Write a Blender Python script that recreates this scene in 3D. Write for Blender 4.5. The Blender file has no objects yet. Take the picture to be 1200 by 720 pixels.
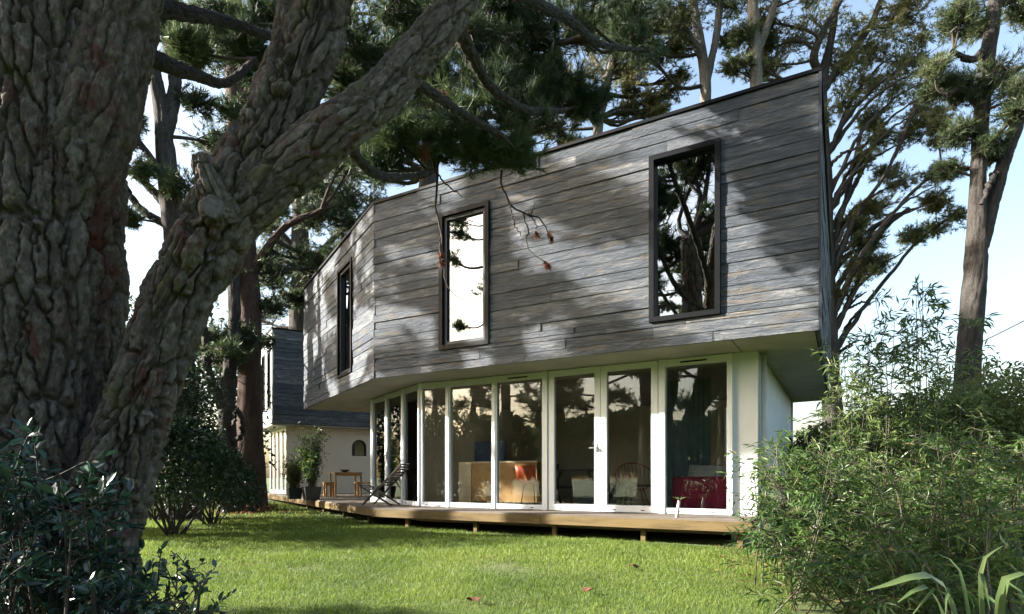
import bpy, math, random
import numpy as np
from mathutils import Vector, Matrix

R_ = math.radians
rng = np.random.default_rng(7)
random.seed(7)
scene = bpy.context.scene
COL = scene.collection

# ------------------------------------------------------------------ camera, sky, sun, exposure
E = 1.17                      # eye height
FPX, HX, HY = 700.0, 600.0, 560.0   # focal length in photo pixels, principal x, horizon y
cam_d = bpy.data.cameras.new('camera')
cam = bpy.data.objects.new('camera', cam_d)
COL.objects.link(cam)
cam.location = (0, 0, E)
cam.rotation_euler = (R_(90), 0, 0)
cam_d.sensor_width = 36.0
cam_d.lens = 36.0 * FPX / 1200.0
cam_d.shift_y = (HY - 360.0) / 1200.0
cam_d.clip_start = 0.05
cam_d.clip_end = 2000
scene.camera = cam

SUN_AZ = Vector((-0.9995, -0.01, 0)).normalized()   # towards the sun
SUN_EL = R_(25)
world = bpy.data.worlds.new('World')
scene.world = world
world.use_nodes = True
wn = world.node_tree
wn.nodes.clear()
w_out = wn.nodes.new('ShaderNodeOutputWorld')
w_bg = wn.nodes.new('ShaderNodeBackground')
w_sky = wn.nodes.new('ShaderNodeTexSky')
w_sky.sky_type = 'NISHITA'
w_sky.sun_disc = False
w_sky.sun_elevation = SUN_EL
w_sky.sun_rotation = math.atan2(SUN_AZ.x, SUN_AZ.y)
w_sky.air_density = 1.2
w_sky.dust_density = 3.5
w_sky.ozone_density = 0.4
w_bg.inputs['Strength'].default_value = 0.095
wn.links.new(w_sky.outputs[0], w_bg.inputs[0])
wn.links.new(w_bg.outputs[0], w_out.inputs[0])

sun_d = bpy.data.lights.new('sun', 'SUN')
sun = bpy.data.objects.new('sun', sun_d)
COL.objects.link(sun)
sun_d.energy = 5.0
sun_d.angle = R_(0.53)
sun_d.color = (1.0, 0.955, 0.88)
s_vec = Vector((SUN_AZ.x * math.cos(SUN_EL), SUN_AZ.y * math.cos(SUN_EL), math.sin(SUN_EL)))
sun.rotation_euler = s_vec.to_track_quat('Z', 'Y').to_euler()
sun.location = (-20, 0, 20)

scene.view_settings.view_transform = 'Standard'
scene.view_settings.look = 'None'
scene.view_settings.exposure = 2.2
scene.view_settings.gamma = 1.0
scene.view_settings.use_curve_mapping = False
scene.cycles.use_denoising = True
scene.cycles.max_bounces = 10
scene.cycles.transparent_max_bounces = 24
scene.cycles.caustics_reflective = False
scene.cycles.caustics_refractive = False
scene.cycles.sample_clamp_indirect = 4.0


def P(x, y, Y):
    """photo pixel at distance Y -> point in the place"""
    return np.array([(x - HX) / FPX * Y, Y, E + (HY - y) / FPX * Y])


# ------------------------------------------------------------------ numpy noise
TAB = np.random.default_rng(99).random((65536, 3))


def _h(i):
    return ((i[..., 0] * 73856093) ^ (i[..., 1] * 19349663) ^ (i[..., 2] * 83492791)) & 65535


def voro(p):
    b = np.floor(p).astype(np.int64)
    f1 = np.full(len(p), 9.0); f2 = np.full(len(p), 9.0); cid = np.zeros(len(p), np.int64)
    for dx in (-1, 0, 1):
        for dy in (-1, 0, 1):
            for dz in (-1, 0, 1):
                c = b + np.array([dx, dy, dz])
                h = _h(c)
                d = np.linalg.norm(c + TAB[h] - p, axis=1)
                m = d < f1
                f2 = np.where(m, f1, np.minimum(f2, d))
                cid = np.where(m, h, cid)
                f1 = np.where(m, d, f1)
    return f1, f2, TAB[cid, 0]


def vnoise(p):
    b = np.floor(p).astype(np.int64)
    f = p - b
    f = f * f * (3 - 2 * f)
    r = 0
    for dx in (0, 1):
        for dy in (0, 1):
            for dz in (0, 1):
                w = ((f[..., 0] if dx else 1 - f[..., 0]) * (f[..., 1] if dy else 1 - f[..., 1]) * (f[..., 2] if dz else 1 - f[..., 2]))
                r = r + w * TAB[_h(b + np.array([dx, dy, dz])), 1]
    return r


def fbm(p, o=4):
    a, s, r = 0.5, 1.0, 0
    for k in range(o):
        r = r + a * vnoise(p * s + 17.3 * k)
        a *= 0.5
        s *= 2.03
    return r


def sstep(a, b, x):
    t = np.clip((x - a) / (b - a), 0, 1)
    return t * t * (3 - 2 * t)


def unit(v):
    v = np.asarray(v, float)
    return v / np.maximum(np.linalg.norm(v, axis=-1, keepdims=True), 1e-9)


# ------------------------------------------------------------------ mesh building
class MB:
    """collects vertices and faces, links them as ONE mesh object"""

    def __init__(self):
        self.v, self.f, self.t, self.m, self.n = [], [], [], [], 0

    def add(self, v, f, tint=0.5, mat=0):
        v = np.asarray(v, np.float32).reshape(-1, 3)
        f = np.asarray(f, np.int32)
        if len(v) == 0 or len(f) == 0:
            return
        self.f.append(f + self.n)
        self.m.append(np.full(len(f), mat, np.int32))
        self.v.append(v)
        self.t.append(np.broadcast_to(np.asarray(tint, np.float32), (len(v),)).copy())
        self.n += len(v)

    def box(self, o, u, v, w, mat=0, tint=0.5):
        """box from corner o with edge vectors u, v, w"""
        o, u, v, w = [np.asarray(a, float) for a in (o, u, v, w)]
        vs = [o, o + u, o + u + v, o + v, o + w, o + u + w, o + u + v + w, o + v + w]
        fs = [(0, 3, 2, 1), (4, 5, 6, 7), (0, 1, 5, 4), (1, 2, 6, 5), (2, 3, 7, 6), (3, 0, 4, 7)]
        if np.dot(np.cross(u, v), w) < 0:
            fs = [f[::-1] for f in fs]
        self.add(vs, fs, tint, mat)

    def abox(self, x0, x1, y0, y1, z0, z1, mat=0):
        self.box((x0, y0, z0), (x1 - x0, 0, 0), (0, y1 - y0, 0), (0, 0, z1 - z0), mat)

    def bar(self, a, b, w, h, up=(0, 0, 1), mat=0):
        """box-section bar from a to b"""
        a, b = np.asarray(a, float), np.asarray(b, float)
        d = unit(b - a)
        s = np.cross(d, np.asarray(up, float))
        if np.linalg.norm(s) < 1e-4:
            s = np.cross(d, (1, 0, 0))
        s = unit(s)
        t = np.cross(s, d)
        self.box(a - s * w / 2 - t * h / 2, b - a, s * w, t * h, mat)

    def prism(self, poly, z0, z1, mat=0):
        p = np.asarray(poly, float)
        if np.sum(p[:, 0] * np.roll(p[:, 1], -1) - np.roll(p[:, 0], -1) * p[:, 1]) < 0:
            p = p[::-1]
        n = len(p)
        v = np.concatenate([np.c_[p, np.full(n, z0)], np.c_[p, np.full(n, z1)]])
        self.add(v, [(i, (i + 1) % n, n + (i + 1) % n, n + i) for i in range(n)], 0.5, mat)
        self._ngon = getattr(self, '_ngon', [])
        base = self.n - 2 * n
        self._ngon.append(([base + i for i in range(n)][::-1], mat))
        self._ngon.append(([base + n + i for i in range(n)], mat))

    def tubes(self, Pt, Rd, k=5, tint=0.5, mat=0, cap=False):
        """batch of tubes: Pt (M,n,3), Rd (M,n)"""
        Pt = np.asarray(Pt, float); Rd = np.asarray(Rd, float)
        if Pt.ndim == 2:
            Pt, Rd = Pt[None], Rd[None]
        M, n, _ = Pt.shape
        T = unit(np.gradient(Pt, axis=1))
        mean = unit(Pt[:, -1] - Pt[:, 0])
        ref = np.where(np.abs(mean[:, 2:3]) > 0.75, np.array([[1.0, 0.13, 0]]), np.array([[0.05, 0.1, 1.0]]))
        A = unit(np.cross(T, np.broadcast_to(ref[:, None, :], T.shape)))
        B = np.cross(T, A)
        th = np.arange(k) * 2 * np.pi / k
        ring = Pt[:, :, None, :] + Rd[:, :, None, None] * (np.cos(th)[None, None, :, None] * A[:, :, None, :] + np.sin(th)[None, None, :, None] * B[:, :, None, :])
        V = ring.reshape(-1, 3)
        j = np.arange(k); j2 = (j + 1) % k
        one = np.stack([np.stack([i * k + j, i * k + j2, (i + 1) * k + j2, (i + 1) * k + j], 1) for i in range(n - 1)]).reshape(-1, 4)
        F = (one[None] + (np.arange(M) * n * k)[:, None, None]).reshape(-1, 4)
        tt = np.repeat(np.broadcast_to(np.asarray(tint, float), (M,)), n * k)
        base = self.n
        self.add(V, F, tt, mat)
        if cap:
            self._ngon = getattr(self, '_ngon', [])
            for m in range(M):
                b0 = base + m * n * k
                self._ngon.append(([b0 + q for q in range(k)][::-1], mat))
                self._ngon.append(([b0 + (n - 1) * k + q for q in range(k)], mat))

    def mesh(self, name, mats, smooth=False):
        me = bpy.data.meshes.new(name)
        V = np.concatenate(self.v)
        loops, starts, mi = [], [], []
        s = 0
        for f, m in zip(self.f, self.m):
            w = f.shape[1]
            loops.append(f.reshape(-1))
            starts.append(s + np.arange(len(f)) * w)
            s += f.size
            mi.append(m)
        for ng, m in getattr(self, '_ngon', []):
            loops.append(np.array(ng, np.int32)); starts.append(np.array([s])); s += len(ng)
            mi.append(np.array([m], np.int32))
        L = np.concatenate(loops).astype(np.int32); S = np.concatenate(starts).astype(np.int32); MI = np.concatenate(mi)
        me.vertices.add(len(V)); me.vertices.foreach_set('co', V.reshape(-1))
        me.loops.add(len(L)); me.loops.foreach_set('vertex_index', L)
        me.polygons.add(len(S)); me.polygons.foreach_set('loop_start', S)
        me.polygons.foreach_set('material_index', MI)
        me.polygons.foreach_set('use_smooth', np.full(len(S), bool(smooth)))
        at = me.attributes.new('tint', 'FLOAT', 'POINT')
        at.data.foreach_set('value', np.concatenate(self.t))
        me.update(calc_edges=True)
        for m in (mats if isinstance(mats, (list, tuple)) else [mats]):
            me.materials.append(m)
        return me

    def build(self, name, mats, parent=None, smooth=False, label=None, cat=None, group=None, kind=None):
        o = bpy.data.objects.new(name, self.mesh(name, mats, smooth))
        COL.objects.link(o)
        if parent is not None:
            attach(o, parent)
        tag(o, label, cat, group, kind)
        return o


WMX = {}


def attach(o, p, world=None):
    o.parent = p
    o.matrix_parent_inverse = WMX.get(p.name, Matrix.Identity(4)).inverted()


def tag(o, label=None, cat=None, group=None, kind=None):
    if label: o['label'] = label
    if cat: o['category'] = cat
    if group: o['group'] = group
    if kind: o['kind'] = kind


def thing(name, label, cat, loc, group=None):
    o = bpy.data.objects.new(name, None)
    o.empty_display_size = 0.2
    COL.objects.link(o)
    o.location = loc
    WMX[o.name] = Matrix.Translation(Vector(loc))
    tag(o, label, cat, group)
    return o


# ------------------------------------------------------------------ materials
def newmat(name):
    m = bpy.data.materials.new(name)
    m.use_nodes = True
    nt = m.node_tree
    b = nt.nodes['Principled BSDF']
    return m, nt, b


def nd(nt, t, **kw):
    n = nt.nodes.new(t)
    for k, v in kw.items():
        if k in n.inputs.keys():
            n.inputs[k].default_value = v
        else:
            setattr(n, k, v)
    return n


def ramp(nt, stops, interp='LINEAR'):
    r = nt.nodes.new('ShaderNodeValToRGB')
    e = r.color_ramp.elements
    while len(e) < len(stops):
        e.new(0.5)
    for i, (p, c) in enumerate(stops):
        e[i].position = p
        e[i].color = (*c, 1) if len(c) == 3 else c
    r.color_ramp.interpolation = interp
    return r


def coords(nt, scale=(1, 1, 1), kind='Object'):
    tc = nt.nodes.new('ShaderNodeTexCoord')
    mp = nt.nodes.new('ShaderNodeMapping')
    mp.inputs['Scale'].default_value = scale
    nt.links.new(tc.outputs[kind], mp.inputs['Vector'])
    return mp.outputs[0]


def plain(name, col, rough=0.6, var=0.12, nscale=6.0, bump=0.0, bscale=60.0, metallic=0.0, spec=0.5):
    m, nt, b = newmat(name)
    co = coords(nt)
    n = nd(nt, 'ShaderNodeTexNoise', Scale=nscale, Detail=6.0, Roughness=0.6)
    nt.links.new(co, n.inputs['Vector'])
    lo = tuple(c * (1 - var) for c in col); hi = tuple(min(1, c * (1 + var)) for c in col)
    r = ramp(nt, [(0.3, lo), (0.7, hi)])
    nt.links.new(n.outputs['Fac'], r.inputs[0])
    nt.links.new(r.outputs[0], b.inputs['Base Color'])
    b.inputs['Roughness'].default_value = rough
    b.inputs['Metallic'].default_value = metallic
    b.inputs['Specular IOR Level'].default_value = spec
    if bump:
        n2 = nd(nt, 'ShaderNodeTexNoise', Scale=bscale, Detail=4.0)
        nt.links.new(co, n2.inputs['Vector'])
        bp = nd(nt, 'ShaderNodeBump', Strength=bump, Distance=0.01)
        nt.links.new(n2.outputs['Fac'], bp.inputs['Height'])
        nt.links.new(bp.outputs[0], b.inputs['Normal'])
    return m


def wood(name, a, bcol, rough=0.65, sx=(1.5, 14, 14), objrand=0.5, bump=0.25):
    m, nt, b = newmat(name)
    co = coords(nt, sx)
    oi = nt.nodes.new('ShaderNodeObjectInfo')
    ad = nd(nt, 'ShaderNodeVectorMath', operation='ADD')
    sc = nd(nt, 'ShaderNodeVectorMath', operation='SCALE')
    cb = nt.nodes.new('ShaderNodeCombineXYZ')
    nt.links.new(oi.outputs['Random'], cb.inputs[0]); nt.links.new(oi.outputs['Random'], cb.inputs[1])
    nt.links.new(cb.outputs[0], sc.inputs[0]); sc.inputs['Scale'].default_value = 40
    nt.links.new(co, ad.inputs[0]); nt.links.new(sc.outputs[0], ad.inputs[1])
    n = nd(nt, 'ShaderNodeTexNoise', Scale=1.0, Detail=8.0, Roughness=0.65)
    nt.links.new(ad.outputs[0], n.inputs['Vector'])
    mx = nd(nt, 'ShaderNodeMath', operation='MULTIPLY_ADD')
    nt.links.new(oi.outputs['Random'], mx.inputs[0]); mx.inputs[1].default_value = objrand * 0.5
    nt.links.new(n.outputs['Fac'], mx.inputs[2])
    r = ramp(nt, [(0.3, a), (0.5 + objrand * 0.5, bcol)])
    nt.links.new(mx.outputs[0], r.inputs[0])
    nt.links.new(r.outputs[0], b.inputs['Base Color'])
    b.inputs['Roughness'].default_value = rough
    b.inputs['Specular IOR Level'].default_value = 0.12
    bp = nd(nt, 'ShaderNodeBump', Strength=bump, Distance=0.01)
    nt.links.new(n.outputs['Fac'], bp.inputs['Height'])
    nt.links.new(bp.outputs[0], b.inputs['Normal'])
    return m


def cladding_mat():
    m, nt, b = newmat('weathered_cladding')
    oi = nt.nodes.new('ShaderNodeObjectInfo')
    cb = nt.nodes.new('ShaderNodeCombineXYZ')
    for i in range(3):
        nt.links.new(oi.outputs['Random'], cb.inputs[i])
    sc = nd(nt, 'ShaderNodeVectorMath', operation='SCALE'); sc.inputs['Scale'].default_value = 53
    nt.links.new(cb.outputs[0], sc.inputs[0])

    def stretched(s, scale, det, rough):
        co = coords(nt, s)
        ad = nd(nt, 'ShaderNodeVectorMath', operation='ADD')
        nt.links.new(co, ad.inputs[0]); nt.links.new(sc.outputs[0], ad.inputs[1])
        n = nd(nt, 'ShaderNodeTexNoise', Scale=scale, Detail=det, Roughness=rough, Distortion=0.4)
        nt.links.new(ad.outputs[0], n.inputs['Vector'])
        return n.outputs['Fac']
    g = stretched((1.3, 9, 9), 2.4, 10.0, 0.72)       # grain streaks along the board
    c = stretched((0.6, 3, 3), 1.3, 4.0, 0.55)       # broad stains
    o = stretched((0.9, 4, 5), 1.9, 5.0, 0.6)        # ochre stains
    # board tone + streaks
    ma = nd(nt, 'ShaderNodeMath', operation='MULTIPLY_ADD'); ma.inputs[1].default_value = 0.20
    nt.links.new(oi.outputs['Random'], ma.inputs[0]); nt.links.new(g, ma.inputs[2])
    mb = nd(nt, 'ShaderNodeMath', operation='MULTIPLY_ADD'); mb.inputs[1].default_value = 0.42
    nt.links.new(c, mb.inputs[0]); nt.links.new(ma.outputs[0], mb.inputs[2])
    r = ramp(nt, [(0.50, (0.036, 0.045, 0.060)), (0.79, (0.094, 0.108, 0.129)), (0.98, (0.185, 0.194, 0.206)), (1.15, (0.29, 0.29, 0.285))])
    mr = nd(nt, 'ShaderNodeMapRange'); mr.inputs['From Max'].default_value = 1.15
    nt.links.new(mb.outputs[0], mr.inputs[0])
    for el in r.color_ramp.elements:
        el.position = min(1, el.position / 1.15)
    nt.links.new(mr.outputs[0], r.inputs[0])
    ro = ramp(nt, [(0.565, (0, 0, 0)), (0.70, (0.6, 0.6, 0.6))])
    nt.links.new(o, ro.inputs[0])
    mx = nd(nt, 'ShaderNodeMix', data_type='RGBA')
    nt.links.new(ro.outputs[0], mx.inputs['Factor'])
    nt.links.new(r.outputs[0], mx.inputs['A'])
    mx.inputs['B'].default_value = (0.19, 0.145, 0.085, 1)
    nt.links.new(mx.outputs['Result'], b.inputs['Base Color'])
    b.inputs['Roughness'].default_value = 0.72
    b.inputs['Specular IOR Level'].default_value = 0.35
    f = stretched((3.0, 12, 14), 2.2, 9.0, 0.72)
    sm = nd(nt, 'ShaderNodeMath', operation='MULTIPLY_ADD'); sm.inputs[1].default_value = 1.2
    nt.links.new(f, sm.inputs[0]); nt.links.new(g, sm.inputs[2])
    bp = nd(nt, 'ShaderNodeBump', Strength=1.0, Distance=0.055)
    nt.links.new(sm.outputs[0], bp.inputs['Height'])
    nt.links.new(bp.outputs[0], b.inputs['Normal'])
    return m


def leafmat(name, dark, light, dry=None, trans=0.35, rough=0.45, spec=0.4):
    m, nt, b = newmat(name)
    at = nd(nt, 'ShaderNodeAttribute', attribute_name='tint')
    stops = [(0.0, dark), (0.8, light)]
    if dry:
        stops = [(0.0, dark), (0.9, light), (0.97, dry)]
    r = ramp(nt, stops)
    nt.links.new(at.outputs['Fac'], r.inputs[0])
    nt.links.new(r.outputs[0], b.inputs['Base Color'])
    b.inputs['Roughness'].default_value = rough
    b.inputs['Specular IOR Level'].default_value = spec
    t = nt.nodes.new('ShaderNodeBsdfTranslucent')
    hs = nd(nt, 'ShaderNodeHueSaturation', Saturation=1.0, Value=1.5)
    nt.links.new(r.outputs[0], hs.inputs['Color'])
    nt.links.new(hs.outputs[0], t.inputs[0])
    mix = nd(nt, 'ShaderNodeMixShader'); mix.inputs[0].default_value = trans
    out = nt.nodes['Material Output']
    nt.links.new(b.outputs[0], mix.inputs[1]); nt.links.new(t.outputs[0], mix.inputs[2])
    nt.links.new(mix.outputs[0], out.inputs[0])
    return m


def leafmat_obj(name, dark, light, trans=0.2, rough=0.4, spec=0.4):
    m = leafmat(name, dark, light, None, trans, rough, spec)
    nt = m.node_tree
    at = [n for n in nt.nodes if n.bl_idname == 'ShaderNodeAttribute'][0]
    oi = nt.nodes.new('ShaderNodeObjectInfo')
    for l in list(at.outputs['Fac'].links):
        nt.links.new(oi.outputs['Random'], l.to_socket)
    return m


def bark_mat(name, cols, lichen=None, red=None, bump=0.5, scale=1.0, spec=0.25):
    """cols: plate colours from low to high tint; lichen and red are patches with their own outline"""
    m, nt, b = newmat(name)
    at = nd(nt, 'ShaderNodeAttribute', attribute_name='tint')
    co = coords(nt, (1, 1, 0.45))
    n1 = nd(nt, 'ShaderNodeTexNoise', Scale=34.0 * scale, Detail=9.0, Roughness=0.75)
    nt.links.new(co, n1.inputs['Vector'])
    ma = nd(nt, 'ShaderNodeMath', operation='MULTIPLY_ADD'); ma.inputs[1].default_value = 0.45
    nt.links.new(at.outputs['Fac'], ma.inputs[0]); nt.links.new(n1.outputs['Fac'], ma.inputs[2])
    r = ramp(nt, [(0.35 + 0.6 * i / (len(cols) - 1), c) for i, c in enumerate(cols)])
    nt.links.new(ma.outputs[0], r.inputs[0])
    last = r.outputs[0]
    for k, (col, sc, thr, wid) in enumerate([p for p in (lichen, red) if p]):
        co2 = coords(nt, (1, 1, 0.6))
        n2 = nd(nt, 'ShaderNodeTexNoise', Scale=sc, Detail=7.0, Roughness=0.68)
        n2.inputs['Distortion'].default_value = 0.3
        ad = nd(nt, 'ShaderNodeVectorMath', operation='ADD'); ad.inputs[1].default_value = (7.7 * k, 3.1 * k, 5.5 * k)
        nt.links.new(co2, ad.inputs[0]); nt.links.new(ad.outputs[0], n2.inputs['Vector'])
        rr = ramp(nt, [(thr, (0, 0, 0)), (thr + wid, (0.85, 0.85, 0.85))])
        nt.links.new(n2.outputs['Fac'], rr.inputs[0])
        mx = nd(nt, 'ShaderNodeMix', data_type='RGBA')
        nt.links.new(rr.outputs[0], mx.inputs['Factor']); nt.links.new(last, mx.inputs['A'])
        mx.inputs['B'].default_value = (*col, 1)
        last = mx.outputs['Result']
    nt.links.new(last, b.inputs['Base Color'])
    b.inputs['Roughness'].default_value = 0.85
    b.inputs['Specular IOR Level'].default_value = spec
    bp = nd(nt, 'ShaderNodeBump', Strength=bump, Distance=0.03)
    nt.links.new(n1.outputs['Fac'], bp.inputs['Height'])
    nt.links.new(bp.outputs[0], b.inputs['Normal'])
    return m


def glass_mat(name, base, k, tint=(0.86, 0.9, 0.9)):
    m, nt, b = newmat(name)
    nt.nodes.remove(b)
    out = nt.nodes['Material Output']
    tr = nt.nodes.new('ShaderNodeBsdfTransparent'); tr.inputs[0].default_value = (*tint, 1)
    gl = nt.nodes.new('ShaderNodeBsdfGlossy'); gl.inputs['Roughness'].default_value = 0.0
    co = coords(nt)
    n = nd(nt, 'ShaderNodeTexNoise', Scale=1.3, Detail=1.0)
    nt.links.new(co, n.inputs['Vector'])
    bp = nd(nt, 'ShaderNodeBump', Strength=0.2, Distance=0.004)
    nt.links.new(n.outputs['Fac'], bp.inputs['Height'])
    nt.links.new(bp.outputs[0], gl.inputs['Normal'])
    fr = nd(nt, 'ShaderNodeFresnel', IOR=1.5)
    ma = nd(nt, 'ShaderNodeMath', operation='MULTIPLY_ADD'); ma.use_clamp = True
    ma.inputs[1].default_value = k; ma.inputs[2].default_value = base
    nt.links.new(fr.outputs[0], ma.inputs[0])
    mix = nt.nodes.new('ShaderNodeMixShader')
    nt.links.new(ma.outputs[0], mix.inputs[0]); nt.links.new(tr.outputs[0], mix.inputs[1]); nt.links.new(gl.outputs[0], mix.inputs[2])
    nt.links.new(mix.outputs[0], out.inputs[0])
    return m


def lawn_mat():
    m, nt, b = newmat('lawn_turf')
    co = coords(nt)
    n = nd(nt, 'ShaderNodeTexNoise', Scale=0.9, Detail=8.0, Roughness=0.65)
    n2 = nd(nt, 'ShaderNodeTexNoise', Scale=30.0, Detail=5.0, Roughness=0.7)
    nt.links.new(co, n.inputs['Vector']); nt.links.new(co, n2.inputs['Vector'])
    ma = nd(nt, 'ShaderNodeMath', operation='MULTIPLY_ADD'); ma.inputs[1].default_value = 0.5
    nt.links.new(n2.outputs['Fac'], ma.inputs[0]); nt.links.new(n.outputs['Fac'], ma.inputs[2])
    r = ramp(nt, [(0.5, (0.035, 0.06, 0.014)), (0.72, (0.06, 0.10, 0.02)), (0.92, (0.10, 0.10, 0.035)), (1.0, (0.11, 0.085, 0.045))])
    nt.links.new(ma.outputs[0], r.inputs[0])
    nt.links.new(r.outputs[0], b.inputs['Base Color'])
    b.inputs['Roughness'].default_value = 0.9
    bp = nd(nt, 'ShaderNodeBump', Strength=0.6, Distance=0.03)
    nt.links.new(n2.outputs['Fac'], bp.inputs['Height'])
    nt.links.new(bp.outputs[0], b.inputs['Normal'])
    return m


M = {}
M['clad'] = cladding_mat()
M['core'] = plain('dark_backing', (0.03, 0.03, 0.032), 0.9)
M['black'] = plain('black_metal', (0.005, 0.0055, 0.007), 0.5, 0.2, spec=0.12)
M['frame_grey'] = plain('dark_grey_frame', (0.03, 0.035, 0.045), 0.45, 0.1, spec=0.3)
M['white'] = plain('white_paint', (0.74, 0.765, 0.78), 0.4, 0.03)
M['whitewall'] = plain('white_render', (0.68, 0.70, 0.71), 0.8, 0.05, 2.0, 0.15, 40)
M['cream'] = plain('cream_render', (0.68, 0.60, 0.49), 0.85, 0.06, 2.0, 0.15, 40)
M['soffit'] = plain('concrete_soffit', (0.35, 0.325, 0.27), 0.85, 0.16, 1.6, 0.2, 25)
M['plaster'] = plain('interior_plaster', (0.72, 0.66, 0.55), 0.9, 0.04)
M['floor'] = plain('pale_floor', (0.52, 0.46, 0.37), 0.45, 0.1, 3)
M['deck'] = wood('weathered_deck', (0.05, 0.042, 0.034), (0.155, 0.13, 0.105), 0.75, (1.2, 10, 10), 0.4)
M['fascia'] = wood('deck_fascia_timber', (0.055, 0.04, 0.019), (0.15, 0.107, 0.05), 0.7, (1.2, 10, 10), 0.2)
M['oak'] = wood('warm_oak', (0.30, 0.17, 0.07), (0.50, 0.31, 0.14), 0.55, (8, 2, 8), 0.1)
M['island'] = plain('cream_laminate', (0.66, 0.56, 0.38), 0.5, 0.05)
M['blue'] = plain('blue_glass_splashback', (0.03, 0.07, 0.22), 0.3, 0.1)
M['orange'] = plain('orange_seat', (0.55, 0.10, 0.03), 0.5, 0.06)
M['navy'] = plain('navy_fabric', (0.018, 0.03, 0.07), 0.9, 0.2, 20)
M['red'] = plain('crimson_fabric', (0.36, 0.014, 0.06), 0.85, 0.15, 12, 0.1, 120)
M['cushion'] = plain('cream_cushion', (0.65, 0.60, 0.50), 0.9, 0.08)
M['curtain'] = plain('grey_blue_curtain', (0.16, 0.22, 0.24), 0.9, 0.2, 8)
M['darkwood'] = plain('dark_stained_wood', (0.03, 0.022, 0.018), 0.5, 0.25, 15)
M['pot'] = plain('dark_planter', (0.022, 0.022, 0.024), 0.5, 0.2)
M['soil'] = plain('dark_soil', (0.03, 0.022, 0.016), 0.95, 0.3, 30)
M['steel'] = plain('brushed_steel', (0.55, 0.55, 0.55), 0.3, 0.05, metallic=1.0)
M['pipe'] = plain('grey_white_pipe', (0.62, 0.60, 0.58), 0.45, 0.06)
M['glass'] = glass_mat('window_glass', 0.03, 1.4, (0.97, 0.985, 0.98))
M['glass_up'] = glass_mat('upper_window_glass', 0.42, 2.0, (0.75, 0.8, 0.8))
M['lawn'] = lawn_mat()
M['grass'] = leafmat('grass_blades', (0.065, 0.11, 0.018), (0.175, 0.235, 0.036), (0.26, 0.22, 0.11), 0.35, 0.55, 0.3)
M['bark_big'] = bark_mat('old_pine_bark', [(0.022, 0.016, 0.013), (0.06, 0.045, 0.036), (0.108, 0.088, 0.072), (0.205, 0.183, 0.158)],
                         ((0.115, 0.112, 0.045), 6.5, 0.555, 0.09), ((0.085, 0.025, 0.017), 3.0, 0.56, 0.08), 0.9)
M['bark'] = bark_mat('pine_bark', [(0.013, 0.011, 0.010), (0.032, 0.028, 0.025), (0.07, 0.062, 0.055)], None, None, 1.0, 0.8)
M['bark_red'] = bark_mat('reddish_pine_bark', [(0.022, 0.013, 0.011), (0.052, 0.031, 0.024), (0.09, 0.06, 0.047)], None, None, 0.9, 0.6)
M['bark_pale'] = bark_mat('pale_pine_bark', [(0.045, 0.04, 0.036), (0.10, 0.092, 0.083), (0.20, 0.185, 0.165)], None, None, 1.0, 0.8)
M['twig'] = plain('dark_twig', (0.045, 0.034, 0.027), 0.9, 0.3, 20)
M['cone'] = plain('rust_brown_dead_needles', (0.13, 0.045, 0.022), 0.85, 0.3, 30)
M['needle_dark'] = leafmat('dark_pine_needles', (0.02, 0.04, 0.018), (0.085, 0.12, 0.045), (0.16, 0.06, 0.025), 0.22, 0.5)
M['needle_mid'] = leafmat('pine_needles', (0.03, 0.05, 0.02), (0.10, 0.12, 0.05), None, 0.28, 0.5)
M['needle_olive'] = leafmat('olive_pine_needles', (0.055, 0.07, 0.03), (0.16, 0.16, 0.065), None, 0.3, 0.5)
M['shrub'] = leafmat('dark_glossy_leaf', (0.008, 0.026, 0.018), (0.022, 0.06, 0.04), None, 0.1, 0.3, 0.6)
M['shrub_obj'] = leafmat_obj('dark_glossy_shrub_leaf', (0.008, 0.026, 0.018), (0.026, 0.068, 0.046), 0.1, 0.3, 0.6)
M['hedge'] = leafmat('evergreen_leaf', (0.010, 0.022, 0.010), (0.035, 0.06, 0.025), None, 0.15, 0.4, 0.4)
M['bamboo'] = leafmat('bamboo_leaf', (0.018, 0.05, 0.013), (0.10, 0.16, 0.04), (0.25, 0.23, 0.10), 0.35, 0.4, 0.4)
M['bamboo_obj'] = leafmat_obj('bamboo_blade', (0.022, 0.06, 0.016), (0.09, 0.16, 0.035), 0.35, 0.4, 0.4)
M['bushlight'] = leafmat('brightened_bush_leaf', (0.06, 0.08, 0.025), (0.24, 0.25, 0.08), (0.26, 0.21, 0.08), 0.4, 0.45, 0.4)  # yellow-green leaf, lightened to stand in for sun the house blocks
M['bamboo_pale'] = leafmat('pale_bamboo_leaf', (0.05, 0.09, 0.03), (0.17, 0.22, 0.075), (0.27, 0.25, 0.11), 0.4, 0.4, 0.4)
M['culm'] = plain('bamboo_culm', (0.05, 0.045, 0.022), 0.5, 0.3, 20)
M['flax'] = leafmat_obj('flax_leaf', (0.045, 0.085, 0.03), (0.11, 0.15, 0.05), 0.25, 0.4, 0.4)
M['fern_dry'] = leafmat('dry_fern', (0.10, 0.045, 0.025), (0.22, 0.12, 0.065), None, 0.3, 0.8, 0.2)
M['cable'] = plain('black_cable', (0.03, 0.03, 0.03), 0.6)


# ------------------------------------------------------------------ ground
def gz(x, y):
    """height of the ground"""
    x = np.asarray(x, float); y = np.asarray(y, float)
    z = 0.24 * sstep(3.0, 10.0, y) + 0.012 * np.clip(y - 10, 0, 12)
    p = np.stack([x * 0.5, y * 0.5, np.zeros_like(x)], -1)
    return z + 0.05 * (vnoise(p) - 0.5)


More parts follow.
